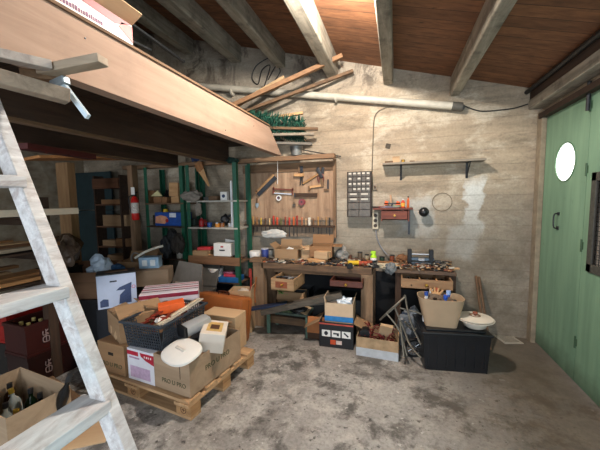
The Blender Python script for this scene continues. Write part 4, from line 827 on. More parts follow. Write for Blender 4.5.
for k, (px, Y, r, h, col, lab) in enumerate((
    (271, 3.62, .035, .09, 'b8b2a6', 'grey tin behind the blue tin on the bench'),
    (344, 3.66, .03, .08, '4a4038', 'dark brown tin by the wall behind the plastic bag'),
    (360, 3.62, .028, .10, '6a5a48', 'dull brown can by the wall behind the drill'),
    (367, 3.64, .026, .07, 'b9a98c', 'small cream can by the wall left of the lime bottle'),
    (382, 3.60, .03, .06, '2f4a3c', 'short dark green tin right of the lime bottle'),
    (392, 3.62, .028, .08, '8a4a30', 'rust coloured tin at the corner between the benches'))):
    t = thing('tin', lab, 'tin', on_bench(px, Y=Y)); obj('tin_body', B().lathe([(0, 0), (r, 0), (r, h), (r*.9, h+.003), (0, h+.003)], n=18), plain(col, .45, .2, .3, 40), t, smooth=True); obj('tin_lid', B().lathe([(0, h), (r*1.05, h), (r*1.05, h+.008), (0, h+.009)], n=18), DSTEEL, t)
for k, (px, z, w_, d_, h_, col, lab) in enumerate((
    (196, rz0[0], .14, .1, .07, '6f5a44', 'flat brown carton at the left of the top shelf of the right rack'),
    (208, rz0[0], .09, .08, .05, '8a8a86', 'small grey carton on the top shelf of the right rack'),
    (193, rz0[1], .10, .1, .10, '2c3a34', 'dark green carton at the left of the second shelf of the right rack'),
    (156.5, zl[1], .08, .10, .14, '3a3024', 'dark brown carton left of the blue pack on the left rack'),
    (180, zl[2], .12, .12, .10, '5f4a34', 'brown carton at the right of the bottom shelf of the left rack'))):
    carton(lab, (rk(px, 3.55), 3.58, z), .1*(k-2), w_, d_, h_, plain(col, .7, 0, .2), closed=True)

def litter(lab, x0, x1, y0, y1, z, n, seed, zmax=.03):
    rr = random.Random(seed); b = B()
    for i in range(n):
        b.mi = rr.randrange(7); q = Vector((rr.uniform(x0, x1), rr.uniform(y0, y1), z+rr.uniform(.003, zmax))); a = rr.uniform(0, PI)
        L = rr.uniform(.015, .09); w_ = rr.uniform(.006, .025); h_ = rr.uniform(.004, .018)
        if rr.random() < .7: b.box(q, (L, w_, h_), rot=(rr.uniform(-.2, .2), rr.uniform(-.25, .25), a))
        else: d_ = Vector((math.cos(a), math.sin(a), rr.uniform(-.1, .2)))*L*.6; b.cyl(q-d_, q+d_, w_*.4, n=8)
    o = obj('workshop_litter', b, [DSTEEL, OLD, PINE, plain('8d8578', .8), plain('2a2623', .7), plain('7a4630', .7, 0, .3), plain('b7ad9c', .7)]); tag(o, lab, 'scraps'); o['kind'] = 'stuff'
litter('small scraps, screws and offcuts strewn along the big workbench top', bx0+.05, bx1-.02, 3.26, 3.70, BZ+.001, 420, 3)
litter('splinters and small tools strewn over the side bench top', sbx-sbw/2-.04, sbx+sbw/2+.01, 3.27, 3.70, BZ+.001, 300, 4, .045)
litter('small hardware lying in the open drawer of the side bench', sbx-sbw/2+.06, sbx+sbw/2-.06, 3.14, 3.46, BZ-.14, 90, 5)
litter('small hardware lying in the open left drawer of the big bench', at_y(286, 280, 3.1).x-.10, at_y(286, 280, 3.1).x+.10, 3.03, 3.30, BZ-.225, 110, 6, .07)
litter('odds and ends heaped on the wooden tray shelf of the right rack', X1l+.08, X1r-.06, 3.44, 3.64, rz0[2]-.069, 140, 7, .06)

# ------------------------------------------------------------------ under the bench
carton('black plastic storage bin under the left end of the bench', (-1.23, 3.62, 0), 0, .42, .24, .42, plain('101216', .5), name='storage_bin', cat='bin')
carton('dark storage bin under the middle of the bench', (-.62, 3.52, 0), 0, .62, .34, .40, plain('0e1013', .6), name='storage_bin', cat='bin', closed=True)
small('dark_backing', 'black sheet added behind the bench for the blackness under it', 'sheet', B().lo((-.75, 0, 0), (1.05, .01, .66)), plain('0c0e12', .8), (-.75, D-.025, 0))  # black backing added so the space under the bench reads dark
small('dark_backing', 'dark sheet added behind the side bench to darken the space under it', 'sheet', B().lo((-.30, 0, 0), (.26, .01, .62)), plain('0d0f14', .8), (sbx, D-.015, 0))
# low grey green table with things on it
a_ = at_z(273, 329, 0); t = thing('low_table', 'low grey green metal table under the left of the bench', 'table', (-1.16, 3.24, 0)); gg = plain('5c7a6c', .5, .2, .3)
lw = .245; obj('table_top', B().lo((-lw, -.14, .24), (lw, .14, .265), bev=.004), plain('49584f', .6, .1, .3), t)
for sx1 in (-1, 1):
    for sy1 in (-1, 1): obj('leg', B().lo((sx1*lw-.02*(sx1 > 0)*1-.01, sy1*.13-.01, 0), (sx1*lw+.02*(sx1 < 0)+.01, sy1*.13+.01, .24)), gg, t)
obj('panel', B().lo((-lw+.03, .10, .02), (lw-.03, .11, .23)), BLACK, t)
tz = .265
def pl(a, Ya, b_, Yb, lab, w_, h_, m, name, cat): return plank(lab, at_y(*a, Ya), at_y(*b_, Yb), w_, h_, m, cat, name)
pl((262, 312), 3.02, (342, 294), 3.14, 'long weathered grey beam end lying across the low table', .10, .06, wood('332e28', '6b6256', 'x', .85), 'timber', 'timber')
pl((280, 306), 3.14, (335, 300), 3.22, 'second dark grey timber behind the long weathered one', .08, .05, wood('35322d', '67625a', 'x', .85), 'timber', 'timber')
pl((250, 309), 3.00, (287, 303), 3.10, 'dark blue tool bar sticking out left over the low table', .09, .025, plain('1c2a45', .4), 'bar', 'bar')
rag('black bag lying on the low table under the timbers', (-1.07, 3.17, tz), (.26, .14, .09), BLACK, 21)
rag('olive green cloth on the front of the low table', (-1.2, 3.14, tz), (.2, .1, .035), plain('4d5a3f', .9), 22)
carton('tan open carton behind the low table holding green foliage', (at_y(292, 300, 3.42).x, 3.44, tz-.04), 0, .34, .16, .20, CARD, [('s', 150)], flen=.10)
b = B(); rr = random.Random(3)
for i in range(90):
    q = Vector((rr.gauss(0, .03), rr.gauss(0, .03), abs(rr.gauss(0, .02)))); a = rr.uniform(0, 6.28); d_ = Vector((math.cos(a), math.sin(a), rr.uniform(.2, 1))).normalized()*.035; s_ = Vector((-d_.y, d_.x, 0)).normalized()*.008
    v = [b.bm.verts.new(x) for x in (q, q+d_*.5+s_, q+d_, q+d_*.5-s_)]; b.bm.faces.new(v)
small('green_plant', 'bright green leafy sprig in the carton behind the low table', 'plant', b, plain('3d9a3a', .6), (at_y(283, 298, 3.38).x, 3.38, tz+.13))
small('brick', 'stub of a brown beam on the floor by the bench leg', 'block', B().lo((-.07, -.06, 0), (.07, .06, .16), bev=.01), OLD, (at_y(312, 320, 3.35).x, 3.40, 0))
# green-legged shovel etc at the left bench leg
small('hand_tool', 'red and brown hand tool hooked on the left bench leg', 'tool', B().beam((0, 0, .35), (.01, 0, .62), .02, .02).cyl((0, 0, .62), (0, 0, .72), .02, n=10), plain('8f2a20', .6, 0, .3), (bx0-.13, 3.22, 0))
cable('orange strap hanging down the left bench leg', [(bx0-.06, 3.235, .62), (bx0-.075, 3.23, .5), (bx0-.09, 3.235, .4), (bx0-.08, 3.235, .3)], .010, plain('9a5a2c', .7), 'strap', 'strap')
# carton with printed black and blue box in front
bxk = at_z(320, 346, 0); bxk2 = at_z(352, 350, 0); ang = math.atan2(bxk2.y-bxk.y, bxk2.x-bxk.x); Wk = (bxk2-bxk).length
mid = (bxk+bxk2)/2
t = thing('black_printed_box', 'black printed carton with three white pictures and orange lettering', 'box', (mid.x+.0, mid.y+.15, 0), ang)
kb = plain('17181c', .5, 0, .2)
obj('body', shell(B(), Wk+.02, .30, .27, .006), kb, t)
obj('printed_stripe', B().lo((-Wk/2-.01, -.1515, .243), (Wk/2+.01, -.15, .258)), plain('b54a3a'), t)
for k in range(3):
    o = obj('picture', B().lo((-.045, -.0012, -.035), (.045, 0, .035)), WHITE, t, (-.105+.105*k, -.1505, .15))
    bb = B()
    if k == 0: bb.lo((-.012, -.0022, -.022), (.012, -.001, .022)).lo((-.02, -.0022, -.01), (.02, -.001, .012))
    elif k == 1: bb.lo((-.03, -.0022, -.004), (.03, -.001, .012)).lo((.008, -.0022, -.02), (.03, -.001, 0))
    else: bb.beam((-.022, -.0016, .02), (.022, -.0016, -.018), .001, .016)
    obj('drawn_tool', bb, plain('2d3138'), o)
obj('orange_mark', B().lo((-.06, -.1515, .035), (-.005, -.15, .085)), plain('c44a1c'), t); obj('white_mark', B().lo((.0, -.1515, .04), (.06, -.15, .08)), plain('c9b5ae'), t)
obj('flap', B().lo((-.13, -.003, 0), (.13, .003, .2)), CARD, t, (Wk/2+.01, 0, .27)).rotation_euler = (math.radians(115), 0, PI/2)
obj('flap', B().lo((-.13, -.003, 0), (.13, .003, .2)), CARD, t, (-Wk/2-.01, 0, .27)).rotation_euler = (math.radians(120), 0, -PI/2)
t2 = carton('cream carton with a blue base standing in the black printed box', (mid.x+.02, mid.y+.17, .12), ang, Wk-.04, .24, .34, plain('cdb294', .8, 0, .08), [('e', 15), ('w', 12)], flen=.06)
obj('blue_band', B().lo((-Wk/2+.018, -.122, .145), (Wk/2-.018, -.1205, .20)), plain('2d7fc0', .5), t2)
rag('crumpled white plastic in the top of the cream carton', (mid.x+.07, mid.y+.14, .40), (.15, .12, .12), plain('dde6ee', .4, 0, .05), 24); rag('greyish paper heap in the cream carton', (mid.x-.04, mid.y+.2, .39), (.18, .14, .10), plain('a59688', .8), 25)
t = thing('open_carton', 'dark open carton left of the black printed box', 'box', (mid.x-.24, mid.y+.26, 0), .05); obj('body', shell(B(), .22, .26, .26, .006), plain('4e3626', .9), t)
obj('flap', B().lo((-.10, -.003, 0), (.10, .003, .17)), plain('a4673a', .8, 0, .15), t, (0, -.13, .26)).rotation_euler = (math.radians(158), 0, 0)
obj('flap', B().lo((-.12, -.003, 0), (.12, .003, .12)), CARDL, t, (-.11, 0, .26)).rotation_euler = (math.radians(70), 0, -PI/2)
# low white-based carton of red netting
p1 = at_z(357, 355, 0); p2 = at_z(399, 362, 0); ang = math.atan2(p2.y-p1.y, p2.x-p1.x); Wn = (p2-p1).length; mid = (p1+p2)/2
t = thing('cardboard_tray', 'low carton with a white lower half, full of dark red things', 'box', (mid.x, mid.y+.16, 0), ang)
obj('body', shell(B(), Wn, .32, .19, .007), plain('a98d6c', .85, 0, .35, 12), t); obj('white_base', B().lo((-Wn/2-.001, -.1615, .0), (Wn/2+.001, -.16, .085)), plain('b5b9be', .6, 0, .15), t)
tc = Vector((mid.x, mid.y+.16, 0))
b = B(); rr = random.Random(9)
for i in range(60):
    q = Vector((rr.uniform(-.15, .15), rr.uniform(-.12, .12), rr.uniform(.08, .21))); a = Vector((rr.gauss(0, 1), rr.gauss(0, 1), rr.gauss(0, .5))).normalized()*.05; b.tube([q-a, q+Vector((0, 0, .02)), q+a], .006, 5)
o = small('red_netting', 'heap of dark red cords and brackets in the white-based carton', 'cords', b, plain('6a1f1c', .5, 0, .35), tc); o['kind'] = 'stuff'
small('wood_block', 'bright tan wooden block on the dark red cords', 'block', B().box((0, 0, 0), (.12, .03, .15), rot=(.5, .15, .1), bev=.003), CARDL, tc+Vector((.07, -.04, .24)))
small('spool', 'black round spool in the white-based carton at its left', 'spool', B().cyl((0, -.04, 0), (0, .04, 0), .055, n=20).cyl((0, -.042, 0), (0, .042, 0), .03, n=16), BLACK, tc+Vector((-.13, -.05, .19)), smooth=True)
# folded aluminium chair leaning beside it
t = thing('folding_chair', 'folded aluminium tube garden chair leaning by the black tote', 'folding chair', (0, 0, 0)); base = at_z(404, 352, 0)
t.location = base; al = plain('787368', .45, .6, .35)
def R_(px, py, Y): return at_y(px, py, Y)-base
f1 = R_(387, 296, 3.05); 
obj('frame', B().tube([R_(380, 320, 3.02), R_(390, 310, 3.0), R_(405, 297, 3.05)], .009).tube([R_(405, 295, 3.06), R_(410, 320, 3.0), R_(421, 345, 2.92)], .009).tube([R_(386, 313, 3.0), R_(399, 330, 2.95), R_(407, 356, 2.85)], .009).tube([R_(380, 320, 3.02), R_(396, 306, 3.1), R_(405, 295, 3.06)], .008), al, t, smooth=True)
obj('frame', B().tube([R_(400, 308, 3.1), R_(424, 316, 3.1), R_(414, 330, 3.05), R_(405, 322, 3.0)], .009).tube([R_(395, 308, 3.05), R_(404, 330, 3.0), R_(410, 345, 2.9), R_(421, 358, 2.82)], .010), al, t, smooth=True)
obj('leg', B().tube([R_(400, 322, 2.98), R_(402, 340, 2.9), R_(404, 358, 2.83)], .009), al, t, smooth=True)
obj('seat_fabric', B().prism([(-.10, .05), (.05, .02), (.10, .30), (-.06, .34)], .006, Matrix.Translation((.04, .16, .02))), plain('3b4656', .8, 0, .4), t)
rag('bunched clear and grey plastic bag behind the folded chair', (base.x+.06, base.y+.16, 0), (.24, .16, .40), plain('6c7075', .35, 0, .4), 30)
t = thing('small_wheel', 'grey rimmed bicycle wheel part behind the folded chair', 'wheel', (at_y(414, 335, 3.02).x, 3.0, .10), rot=(PI/2+.15, 0, .3)); obj('tyre', B().lathe([(.075, -.012), (.1, -.015), (.105, 0), (.1, .015), (.075, .012), (.075, -.012)], n=28), BLACK, t, smooth=True); obj('rim', B().lathe([(.065, -.008), (.076, -.01), (.076, .01), (.065, .008), (.065, -.008)], n=28), STEEL, t); sp = B()
for k in range(10): sp.cyl((0, 0, 0), (.07*math.cos(k*.628), .07*math.sin(k*.628), 0), .003, n=5)
sp.cyl((0, 0, -.02), (0, 0, .02), .015); obj('spokes', sp, STEEL, t)
# black tote with the tub and the enamel basin on it
tp, ta, tw, td = fit((423, 370), (490, 375), (497, 340), 0); td = .42
q1 = at_z(423, 370, 0); q2 = at_z(490, 375, 0); xx = (q2-q1).normalized(); yy = Vector((-xx.y, xx.x, 0)); cc_ = (q1+q2)/2+yy*td/2; ta = math.atan2(xx.y, xx.x); tw = (q2-q1).length
t = thing('storage_tote', 'large black plastic storage tote with a ribbed lid', 'tote', (cc_.x, cc_.y, 0), ta); tm = plain('15171c', .35, 0, .2)
bm_ = B(); x0, y0 = tw/2, td/2; vs = []
for z, k in ((0, .94), (.34, 1.0)): vs.append([bm_.bm.verts.new((sx2*x0*k, sy2*y0*k, z)) for sx2, sy2 in ((-1, -1), (1, -1), (1, 1), (-1, 1))])
bm_.bm.faces.new(vs[0]); bm_.bm.faces.new(vs[1])
for i in range(4): bm_.bm.faces.new((vs[0][i], vs[0][(i+1) % 4], vs[1][(i+1) % 4], vs[1][i]))
for k in range(7): bm_.lo((-x0*.85+k*x0*.28, -y0*.995, .04), (-x0*.85+k*x0*.28+.012, -y0*.9, .30))
obj('body', bm_, tm, t); obj('lid', B().lo((-x0-.015, -y0-.015, .335), (x0+.015, y0+.015, .36), bev=.008).lo((-x0+.03, -y0+.03, .36), (x0-.03, y0-.03, .372), bev=.004), tm, t, smooth=False)
for s_ in (-1, 1): obj('handle', B().lo((s_*(x0+.0)-.015, -.06, .29), (s_*(x0+.0)+.015, .06, .335), bev=.006), tm, t)
TZ = .372
# tapered cream tub
p = at_y(440, 310, 2.98); t = thing('cream_tub', 'tall tapered cream cardboard tub full of bottles on the black tote', 'tub', (p.x, 3.0, TZ), .05)
hb = at_y(440, 300, 2.88).z-TZ; N = 40; b = B()
def ring(k, z, wx, wy, n_=4):
    out = []
    for i in range(N):
        a = 2*PI*i/N; c_, s_ = math.cos(a), math.sin(a); out.append(b.bm.verts.new((wx*math.copysign(abs(c_)**(2/n_), c_), wy*math.copysign(abs(s_)**(2/n_), s_), z)))
    return out
R0 = [ring(0, 0, .135, .10, 8), ring(1, hb, .20, .14, 3.2), ring(2, hb, .192, .133, 3.2), ring(3, .012, .128, .094, 8)]
for A_, B_ in zip(R0, R0[1:]):
    for i in range(N): b.bm.faces.new((A_[i], A_[(i+1) % N], B_[(i+1) % N], B_[i]))
b.bm.faces.new(R0[0]); b.bm.faces.new(R0[3][::-1])
obj('tub_body', b, plain('ad9478', .8, 0, .1, 5), t, smooth=True)
tx, ty = t.location.x, t.location.y
for dx, dy, r, h_, col, cap, nm in ((-.12, -.02, .032, .25, 'e4e6ea', '3050a0', 'white'), (.04, -.05, .033, .24, '3d6fd0', '2a55b8', 'blue'), (.075, .03, .035, .26, '2a56b4', '9ab8ea', 'tall blue'), (-.02, .05, .038, .27, 'c9a88c', 'b5503c', 'cream'), (.12, -.02, .03, .19, '22364f', '101820', 'dark blue'), (-.05, -.06, .028, .21, '4a2c22', '181212', 'dark brown'), (-.07, .06, .03, .25, 'b9c4d4', 'e8e8e8', 'pale grey')):
    bottle('%s bottle standing in the cream tub' % nm, (tx+dx, ty+dy, TZ+.013), r, h_+.035, plain(col, .35), plain(cap, .4), neck=.45, label=plain('e8e8ec') if nm in ('blue', 'cream') else None)
rag('wadded cloth filling the middle of the cream tub', (tx, ty, TZ+.16), (.24, .17, .12), plain('6a5a4c', .9), 33)
gl = thing('work_glove', 'tan work glove with fingers sticking up out of the cream tub', 'glove', (tx-.03, ty+.02, TZ+.25)); gm = plain('c99a6a', .8)
obj('palm', B().box((0, 0, 0), (.08, .03, .08), bev=.012), gm, gl, smooth=True)
for k, (dx, dz, a) in enumerate(((-.035, .05, -.5), (-.012, .065, -.15), (.012, .06, .2), (.035, .045, .6), (.055, .0, 1.2))): obj('finger', B().cyl((dx*.8, 0, dz*.4), (dx*.8+math.sin(a)*.05, 0, dz*.4+math.cos(a)*.055), .011, .009, 10), gm, gl, smooth=True)
# enamel basin with its lid
p = at_y(475, 318, 2.98); t = thing('enamel_pan', 'white enamel pan with an upturned lid on the black tote', 'pan', (p.x, 2.98, TZ)); en = plain('d8d0c2', .25, 0, .06, 9)
obj('pan_body', B().lathe([(0, 0), (.06, 0), (.09, .02), (.115, .07), (.155, .082), (.155, .087), (.112, .078), (.086, .025), (.06, .01), (0, .01)], n=36), en, t, smooth=True)
ld = obj('lid', B().lathe([(0, .0), (.05, -.002), (.12, -.014), (.145, -.012), (.145, -.007), (.12, -.007), (.05, .008), (0, .010)], n=36), en, t, (0, 0, .103), smooth=True); obj('lid_knob', B().lathe([(0, .005), (.012, .006), (.012, .02), (.022, .03), (.018, .042), (0, .045)], n=16), plain('8a4a34', .4), ld, smooth=True)
obj('brown_ring', B().lathe([(.028, .0075), (.045, .0095), (.045, .0115), (.028, .0095), (.028, .0075)], n=28), plain('7d5a44', .5), ld)
# sticks against the wall, vent grille on the floor
for (x0, y0, x1, y1, nm) in ((476, 276, 480, 306, 'left'), (479, 277, 484, 309, 'right')):
    a3 = at_y(x0, y0, D-.03); b3 = at_y(x1, y1, D-.22); b3 = a3+(b3-a3)*((a3.z-.02)/(a3.z-b3.z)); c = (a3+b3)/2
    small('broom_stick', 'thin brown stick leaning on the wall behind the tote, the %s one' % nm, 'stick', B().cyl(a3-c, b3-c, .014, .012, 12), wood('4a3424', '7a5c42', 'z'), c, smooth=True)
gp, ga, gw, gd = fit((505, 344), (524, 344), (516, 331), 0.0)
t = thing('floor_grille', 'small white metal grille lying on the floor in the right corner', 'grille', (gp[0], gp[1], 0), ga); gb = B(); gb.lo((-gw/2, -gd/2, 0), (gw/2, gd/2, .006)); obj('plate', gb, plain('a8a296', .5, 0, .15), t); gb = B()
for k in range(9): gb.lo((-gw*.38, -gd*.38+k*gd*.085, .006), (gw*.38, -gd*.38+k*gd*.085+.006, .009))
obj('slats', gb, plain('6d675c', .6), t)

# ------------------------------------------------------------------ pallet and the boxes on it
PA = math.radians(-7.0); pc = at_z(189, 423, 0); ux = Vector((math.cos(PA), math.sin(PA), 0)); uy = Vector((-ux.y, ux.x, 0))
pcen = pc-ux*.6+uy*.42
t = thing('pallet', 'pale wooden freight pallet carrying the pile of boxes', 'pallet', (pcen.x, pcen.y, 0), PA)
pw = wood('9a7752', 'd0ad84', 'x', .8); pwy = wood('9a7752', 'd0ad84', 'y', .8)
for y in (-.35, 0, .35):
    obj('skid', B().lo((-.6, y-.05, 0), (.6, y+.05, .022), bev=.002), pw, t)
    for x in (-.53, 0, .53): obj('block', B().lo((x-.07, y-.05, .022), (x+.07, y+.05, .10), bev=.003), wood('8a6440', 'c29a6c', 'y', .8), t)
for x in (-.53, 0, .53): obj('crossboard', B().lo((x-.07, -.42, .10), (x+.07, .42, .122), bev=.002), pwy, t)
for y in (-.35, -.175, 0, .175, .35): obj('deckboard', B().lo((-.6, y-.06, .122), (.6, y+.06, .144), bev=.002), pw, t)
MF = Euler((PI/2, 0, 0)).to_matrix().to_4x4()
for x in (.53, 0):
    obj('stamped_mark', B().lathe([(.022, 0), (.027, 0), (.027, .001), (.022, .001), (.022, 0)], c=(x, -.4005, .062), M=MF, n=24).lo((x-.014, -.4015, .06), (x+.014, -.4002, .065)).lo((x-.003, -.4015, .05), (x+.003, -.4002, .075)), plain('5a3826', .8), t)
PZ = .146
def on_pal(u, v, z=PZ): q = pcen+ux*u+uy*v; return (q.x, q.y, z)
# open carton at the front right corner of the pallet
WP, DP, HP = .36, .60, .26
cp = on_pal(.6-WP/2-.02, -.42+DP/2+.045); pcard = wood('8d765e', 'b39b80', 'x', .85, .3)
t = carton('large open tan carton with dark green lettering at the pallet corner', cp, PA, WP, DP, HP, pcard, [('w', 168)], flen=.12, cat='box')
gt = plain('4d4e32', .8)
text('PRO U PRO', .047, gt, t, (0.02, -DP/2-.001, .075), (PI/2, 0, 0)); text('PRO U PRO', .056, gt, t, (WP/2+.001, .0, .14), (PI/2, 0, PI/2))
obj('box_slot', B().lo((.085, -DP/2-.0015, .12), (.09, -DP/2, .25)), plain('3a2a1c', .9), t)
# white and red carton left of it
q1 = at_z(127, 383, PZ); q2 = at_z(158, 396, PZ)
t = thing('white_red_carton', 'white carton with a red top band and pale pink panel on the pallet', 'box', on_pal(.075, -.26), PA+.02); ww, dd, hw = .29, .24, .255
obj('body', B().lo((-ww/2, -dd/2, 0), (ww/2, dd/2, hw), bev=.003), plain('dcdde6', .5, 0, .05), t)
rb = plain('b5203a', .5)
obj('red_band', B().lo((-ww/2, -dd/2-.0012, hw*.80), (-.02, -dd/2, hw*.93)), rb, t); obj('red_badge', B().prism([(.0, hw*.93), (ww/2, hw*.93), (ww/2, hw*.62), (.06, hw*.72), (.01, hw*.82)], .0026, Matrix.Translation((0, -dd/2, 0))), rb, t)
obj('printed_text', B().lo((-ww*.42, -dd/2-.0012, hw*.70), (-.01, -dd/2, hw*.75)), plain('b08aa8', .6), t); obj('pink_panel', B().lo((-ww*.40, -dd/2-.0012, hw*.1), (ww*.35, -dd/2, hw*.46)), plain('c3a9c6', .6, 0, .2, 40), t)
bb = B()
for k, wv in enumerate((.012, .016, .010, .014)): bb.lo((.045+.022*k, -dd/2-.002, hw*.80), (.045+.022*k+wv*.8, -dd/2-.0013, hw*.86))
obj('badge_lettering', bb, WHITE, t)
# carton farther left with green print
t = carton('brown carton with faint green print at the left of the pallet', on_pal(-.27, -.20), PA+.03, .32, .38, .25, wood('7d5f42', 'a37f5a', 'x', .85, .3), closed=True)
text('PRO U PRO', .05, gt, t, (0, -.191, .07), (PI/2, 0, 0)); obj('hand_hole', B().lo((-.03, -.1912, .15), (.03, -.19, .175), bev=.0), plain('1c140d', .9), t)
# brown carton with torn flaps on top of it
zc = PZ+.251
q = on_pal(-.27, -.14, zc); t = carton('battered brown carton with raised flaps beside the black basket', q, PA-.35, .36, .36, .20, CARD, [('s', -78), ('e', -60), ('w', -82), ('n', -70)], flen=.15)
obj('torn_tape', B().lo((-.10, -.1812, .02), (-.06, -.18, .08)), CARDL, t); obj('torn_tape', B().prism([(0, .02), (.06, .08), (.1, .03), (.05, .0)], .003, Matrix.Translation((0, -.181, 0))), CARDL, t)
# support carton hidden behind
carton('plain tan carton at the middle back of the pallet', on_pal(-.10, .20), PA, .52, .36, .30, CARD2, closed=True)
# perforated black basket
WB_, LB, HB_ = .40, .56, .20; zb = PZ+.258
t = thing('plastic_basket', 'dark perforated plastic basket of odds and ends on the boxes', 'basket', (-1.86, 2.03, zb), -.01); bk = plain('343d47', .45, 0, .15)
def basket_wall(L, H, nx, nz, lean):
    """panel with rows of square holes, local x along, z up"""
    b = B(); cw_, ch = L/nx, H/nz; k = .26
    xs = []; 
    for i in range(nx+1): b.lo((-L/2+cw_*i-cw_*k/2, -.002, 0), (-L/2+cw_*i+cw_*k/2, .002, H))
    for j in range(nz+1): b.lo((-L/2, -.0021, H/nz*j-ch*k/2), (L/2, .0021, H/nz*j+ch*k/2))
    return b
for (L_w, px_, py_, rr_) in ((WB_-.06, 0, -LB/2+.03, 0), (WB_-.06, 0, LB/2-.03, PI), (LB-.06, WB_/2-.03, 0, PI/2), (LB-.06, -WB_/2+.03, 0, -PI/2)):
    o = obj('side_panel', basket_wall(L_w, HB_, int(L_w/.022), 8, 0), bk, t, (px_, py_, .005)); o.rotation_euler = Euler((math.radians(9), 0, rr_))
    
obj('basket_base', B().lo((-WB_/2+.03, -LB/2+.03, 0), (WB_/2-.03, LB/2-.03, .008)), bk, t)
rm = B(); 
for a, c in (((-WB_/2-.01, -LB/2-.01), (WB_/2+.01, -LB/2+.012)), ((-WB_/2-.01, LB/2-.012), (WB_/2+.01, LB/2+.01)), ((-WB_/2-.01, -LB/2), (-WB_/2+.012, LB/2)), ((WB_/2-.012, -LB/2), (WB_/2+.01, LB/2))): rm.lo((a[0], a[1], HB_-.006), (c[0], c[1], HB_+.012), bev=.003)
obj('rim', rm, bk, t)
bcen = Vector((-1.86, 2.03, zb))
small('orange_carton', 'bright orange box lying on top of the black basket', 'box', B().box((0, 0, 0), (.21, .10, .075), rot=(.05, -.08, 0), bev=.004), ORANGE, bcen+Vector((.0, .06, HB_+.03)), .75)
b = B(); rr = random.Random(12)
for i in range(46):
    q = Vector((rr.uniform(-.12, .12), rr.uniform(-.2, .2), rr.uniform(.13, .215))); a = Vector((rr.gauss(0, 1), rr.gauss(0, 1), rr.gauss(0, .4))).normalized()*.05; b.beam(q-a, q+a, .02, .012)
o = small('red_oddments', 'jumble of red brown small parts filling the black basket', 'oddments', b, plain('8c3322', .5, 0, .5, 30), bcen); o['kind'] = 'stuff'
rag('crumpled white paper in the black basket under the orange box', bcen+Vector((.06, -.10, .14)), (.12, .14, .07), WHITE, 40)
for k, (dx, col, nm) in enumerate(((.12, 'd9cfb8', 'cream'), (.155, 'b9b2a4', 'grey'), (.09, '8f7a60', 'brown'))):
    small('ruler', '%s flat stick lying along the right rim of the black basket' % nm, 'stick', B().beam((0, -.22, .0), (0, .27, .055), .022, .008), plain(col, .6), bcen+Vector((dx, 0, HB_-.01-.01*(k == 2))), -.05)
# on the corner carton
p = at_z(181, 351, .45); t = thing('oval_lid', 'white oval plastic lid leaning on the open carton at the pallet corner', 'lid', (p.x, p.y, .455), rot=(.28, .0, -.35))  # a loose lid resting on the corner carton
ov = B(); pr_ = [(0, .012), (.10, .012), (.155, .006), (.178, -.004), (.182, -.018), (.176, -.018), (.15, -.004), (0, .0)]; ov.lathe(pr_, n=44)
for v in ov.bm.verts:
    a = math.atan2(v.co.y, v.co.x); q = (abs(math.cos(a))**2.6+abs(math.sin(a))**2.6)**(-1/2.6); v.co.x *= q*.92; v.co.y *= q*.68
obj('lid_body', ov, plain('e9e7e1', .35, 0, .03), t, smooth=True); obj('lid_handle', B().box((0, 0, .016), (.11, .022, .012), bev=.005), plain('d9d6cf', .4), t)
small('black_pan', 'black pan edge between the basket and the white lid', 'pan', B().lathe([(0, 0), (.12, 0), (.15, .06), (.145, .06), (.115, .008), (0, .008)], n=30), plain('1a1b1e', .4), (-1.58, 2.02, PZ+.20), smooth=True)
t = thing('toaster', 'shiny silver metal appliance lying behind the white lid', 'appliance', (at_y(196, 325, 2.0).x, 2.0, at_y(196, 325, 2.0).z), rot=(.1, -.1, 1.2)); obj('body', B().box((0, 0, 0), (.24, .11, .09), bev=.025), plain('c2c4c6', .3, .4, .05), t, smooth=True); obj('end_cap', B().box((-.12, 0, 0), (.03, .115, .095), bev=.008), BLACK, t)
t = carton('small white carton with a brown and yellow top standing in the corner carton', (-1.41, 2.02, PZ+.235), PA+.5, .19, .27, .15, plain('d9d0c4', .6, 0, .05), closed=True, rot=(.0, .18, .45))
obj('top_label', B().lo((-.06, -.08, .15), (.06, .09, .1512)), plain('c9a868', .6), t); obj('top_picture', B().lo((-.035, -.04, .151), (.035, .04, .1524)), plain('5a3a24', .6), t)
obj('grey_flap', B().lo((-.0965, -.135, .0), (-.095, .135, .15)), plain('b9b4ae'), t) 
t = carton('cream tan carton with a loose strap at the back right of the pallet', (-1.56, 2.44, PZ), PA+.1, .36, .20, .34, wood('b3916c', 'd2b38e', 'x', .85, .3), closed=True)
obj('strap', B().tube([(-.15, -.104, .22), (-.05, -.115, .25), (.06, -.11, .30), (.15, -.104, .29)], .008), CARD, t, smooth=True); obj('black_mark', B().box((.15, -.101, .20), (.012, .003, .05), rot=(0, .4, 0)), BLACK, t)
# rust brown padded stool slab
t = thing('leather_suitcase', 'rust brown leather suitcase with rounded edges standing behind the pallet', 'suitcase', (-1.86, 2.80, 0), rot=(-.2, 0, -.12))
obj('case_body', B().lo((-.33, -.10, .01), (.33, .12, .50), bev=.045), plain('a5602f', .5, 0, .2, 10, .2), t, smooth=True); obj('seam', B().lo((-.331, .02, .04), (.331, .03, .47), bev=.003).lo((-.29, .02, .008), (.29, .03, .503), bev=.003), plain('6b3618'), t)
obj('suitcase_handle', B().tube([(-.07, .0, .50), (-.06, .0, .53), (.06, .0, .53), (.07, .0, .50)], .009), plain('4a2412', .4), t)
t = carton('tan open carton of papers between the brown suitcase and the bench leg', (-1.74, 3.12, 0), .25, .26, .20, .50, CARDL, [('e', 20)], flen=.06)
rag('white paper heap in the carton by the bench leg', (-1.72, 3.11, .38), (.2, .18, .12), plain('cfc4b4', .8), 44)
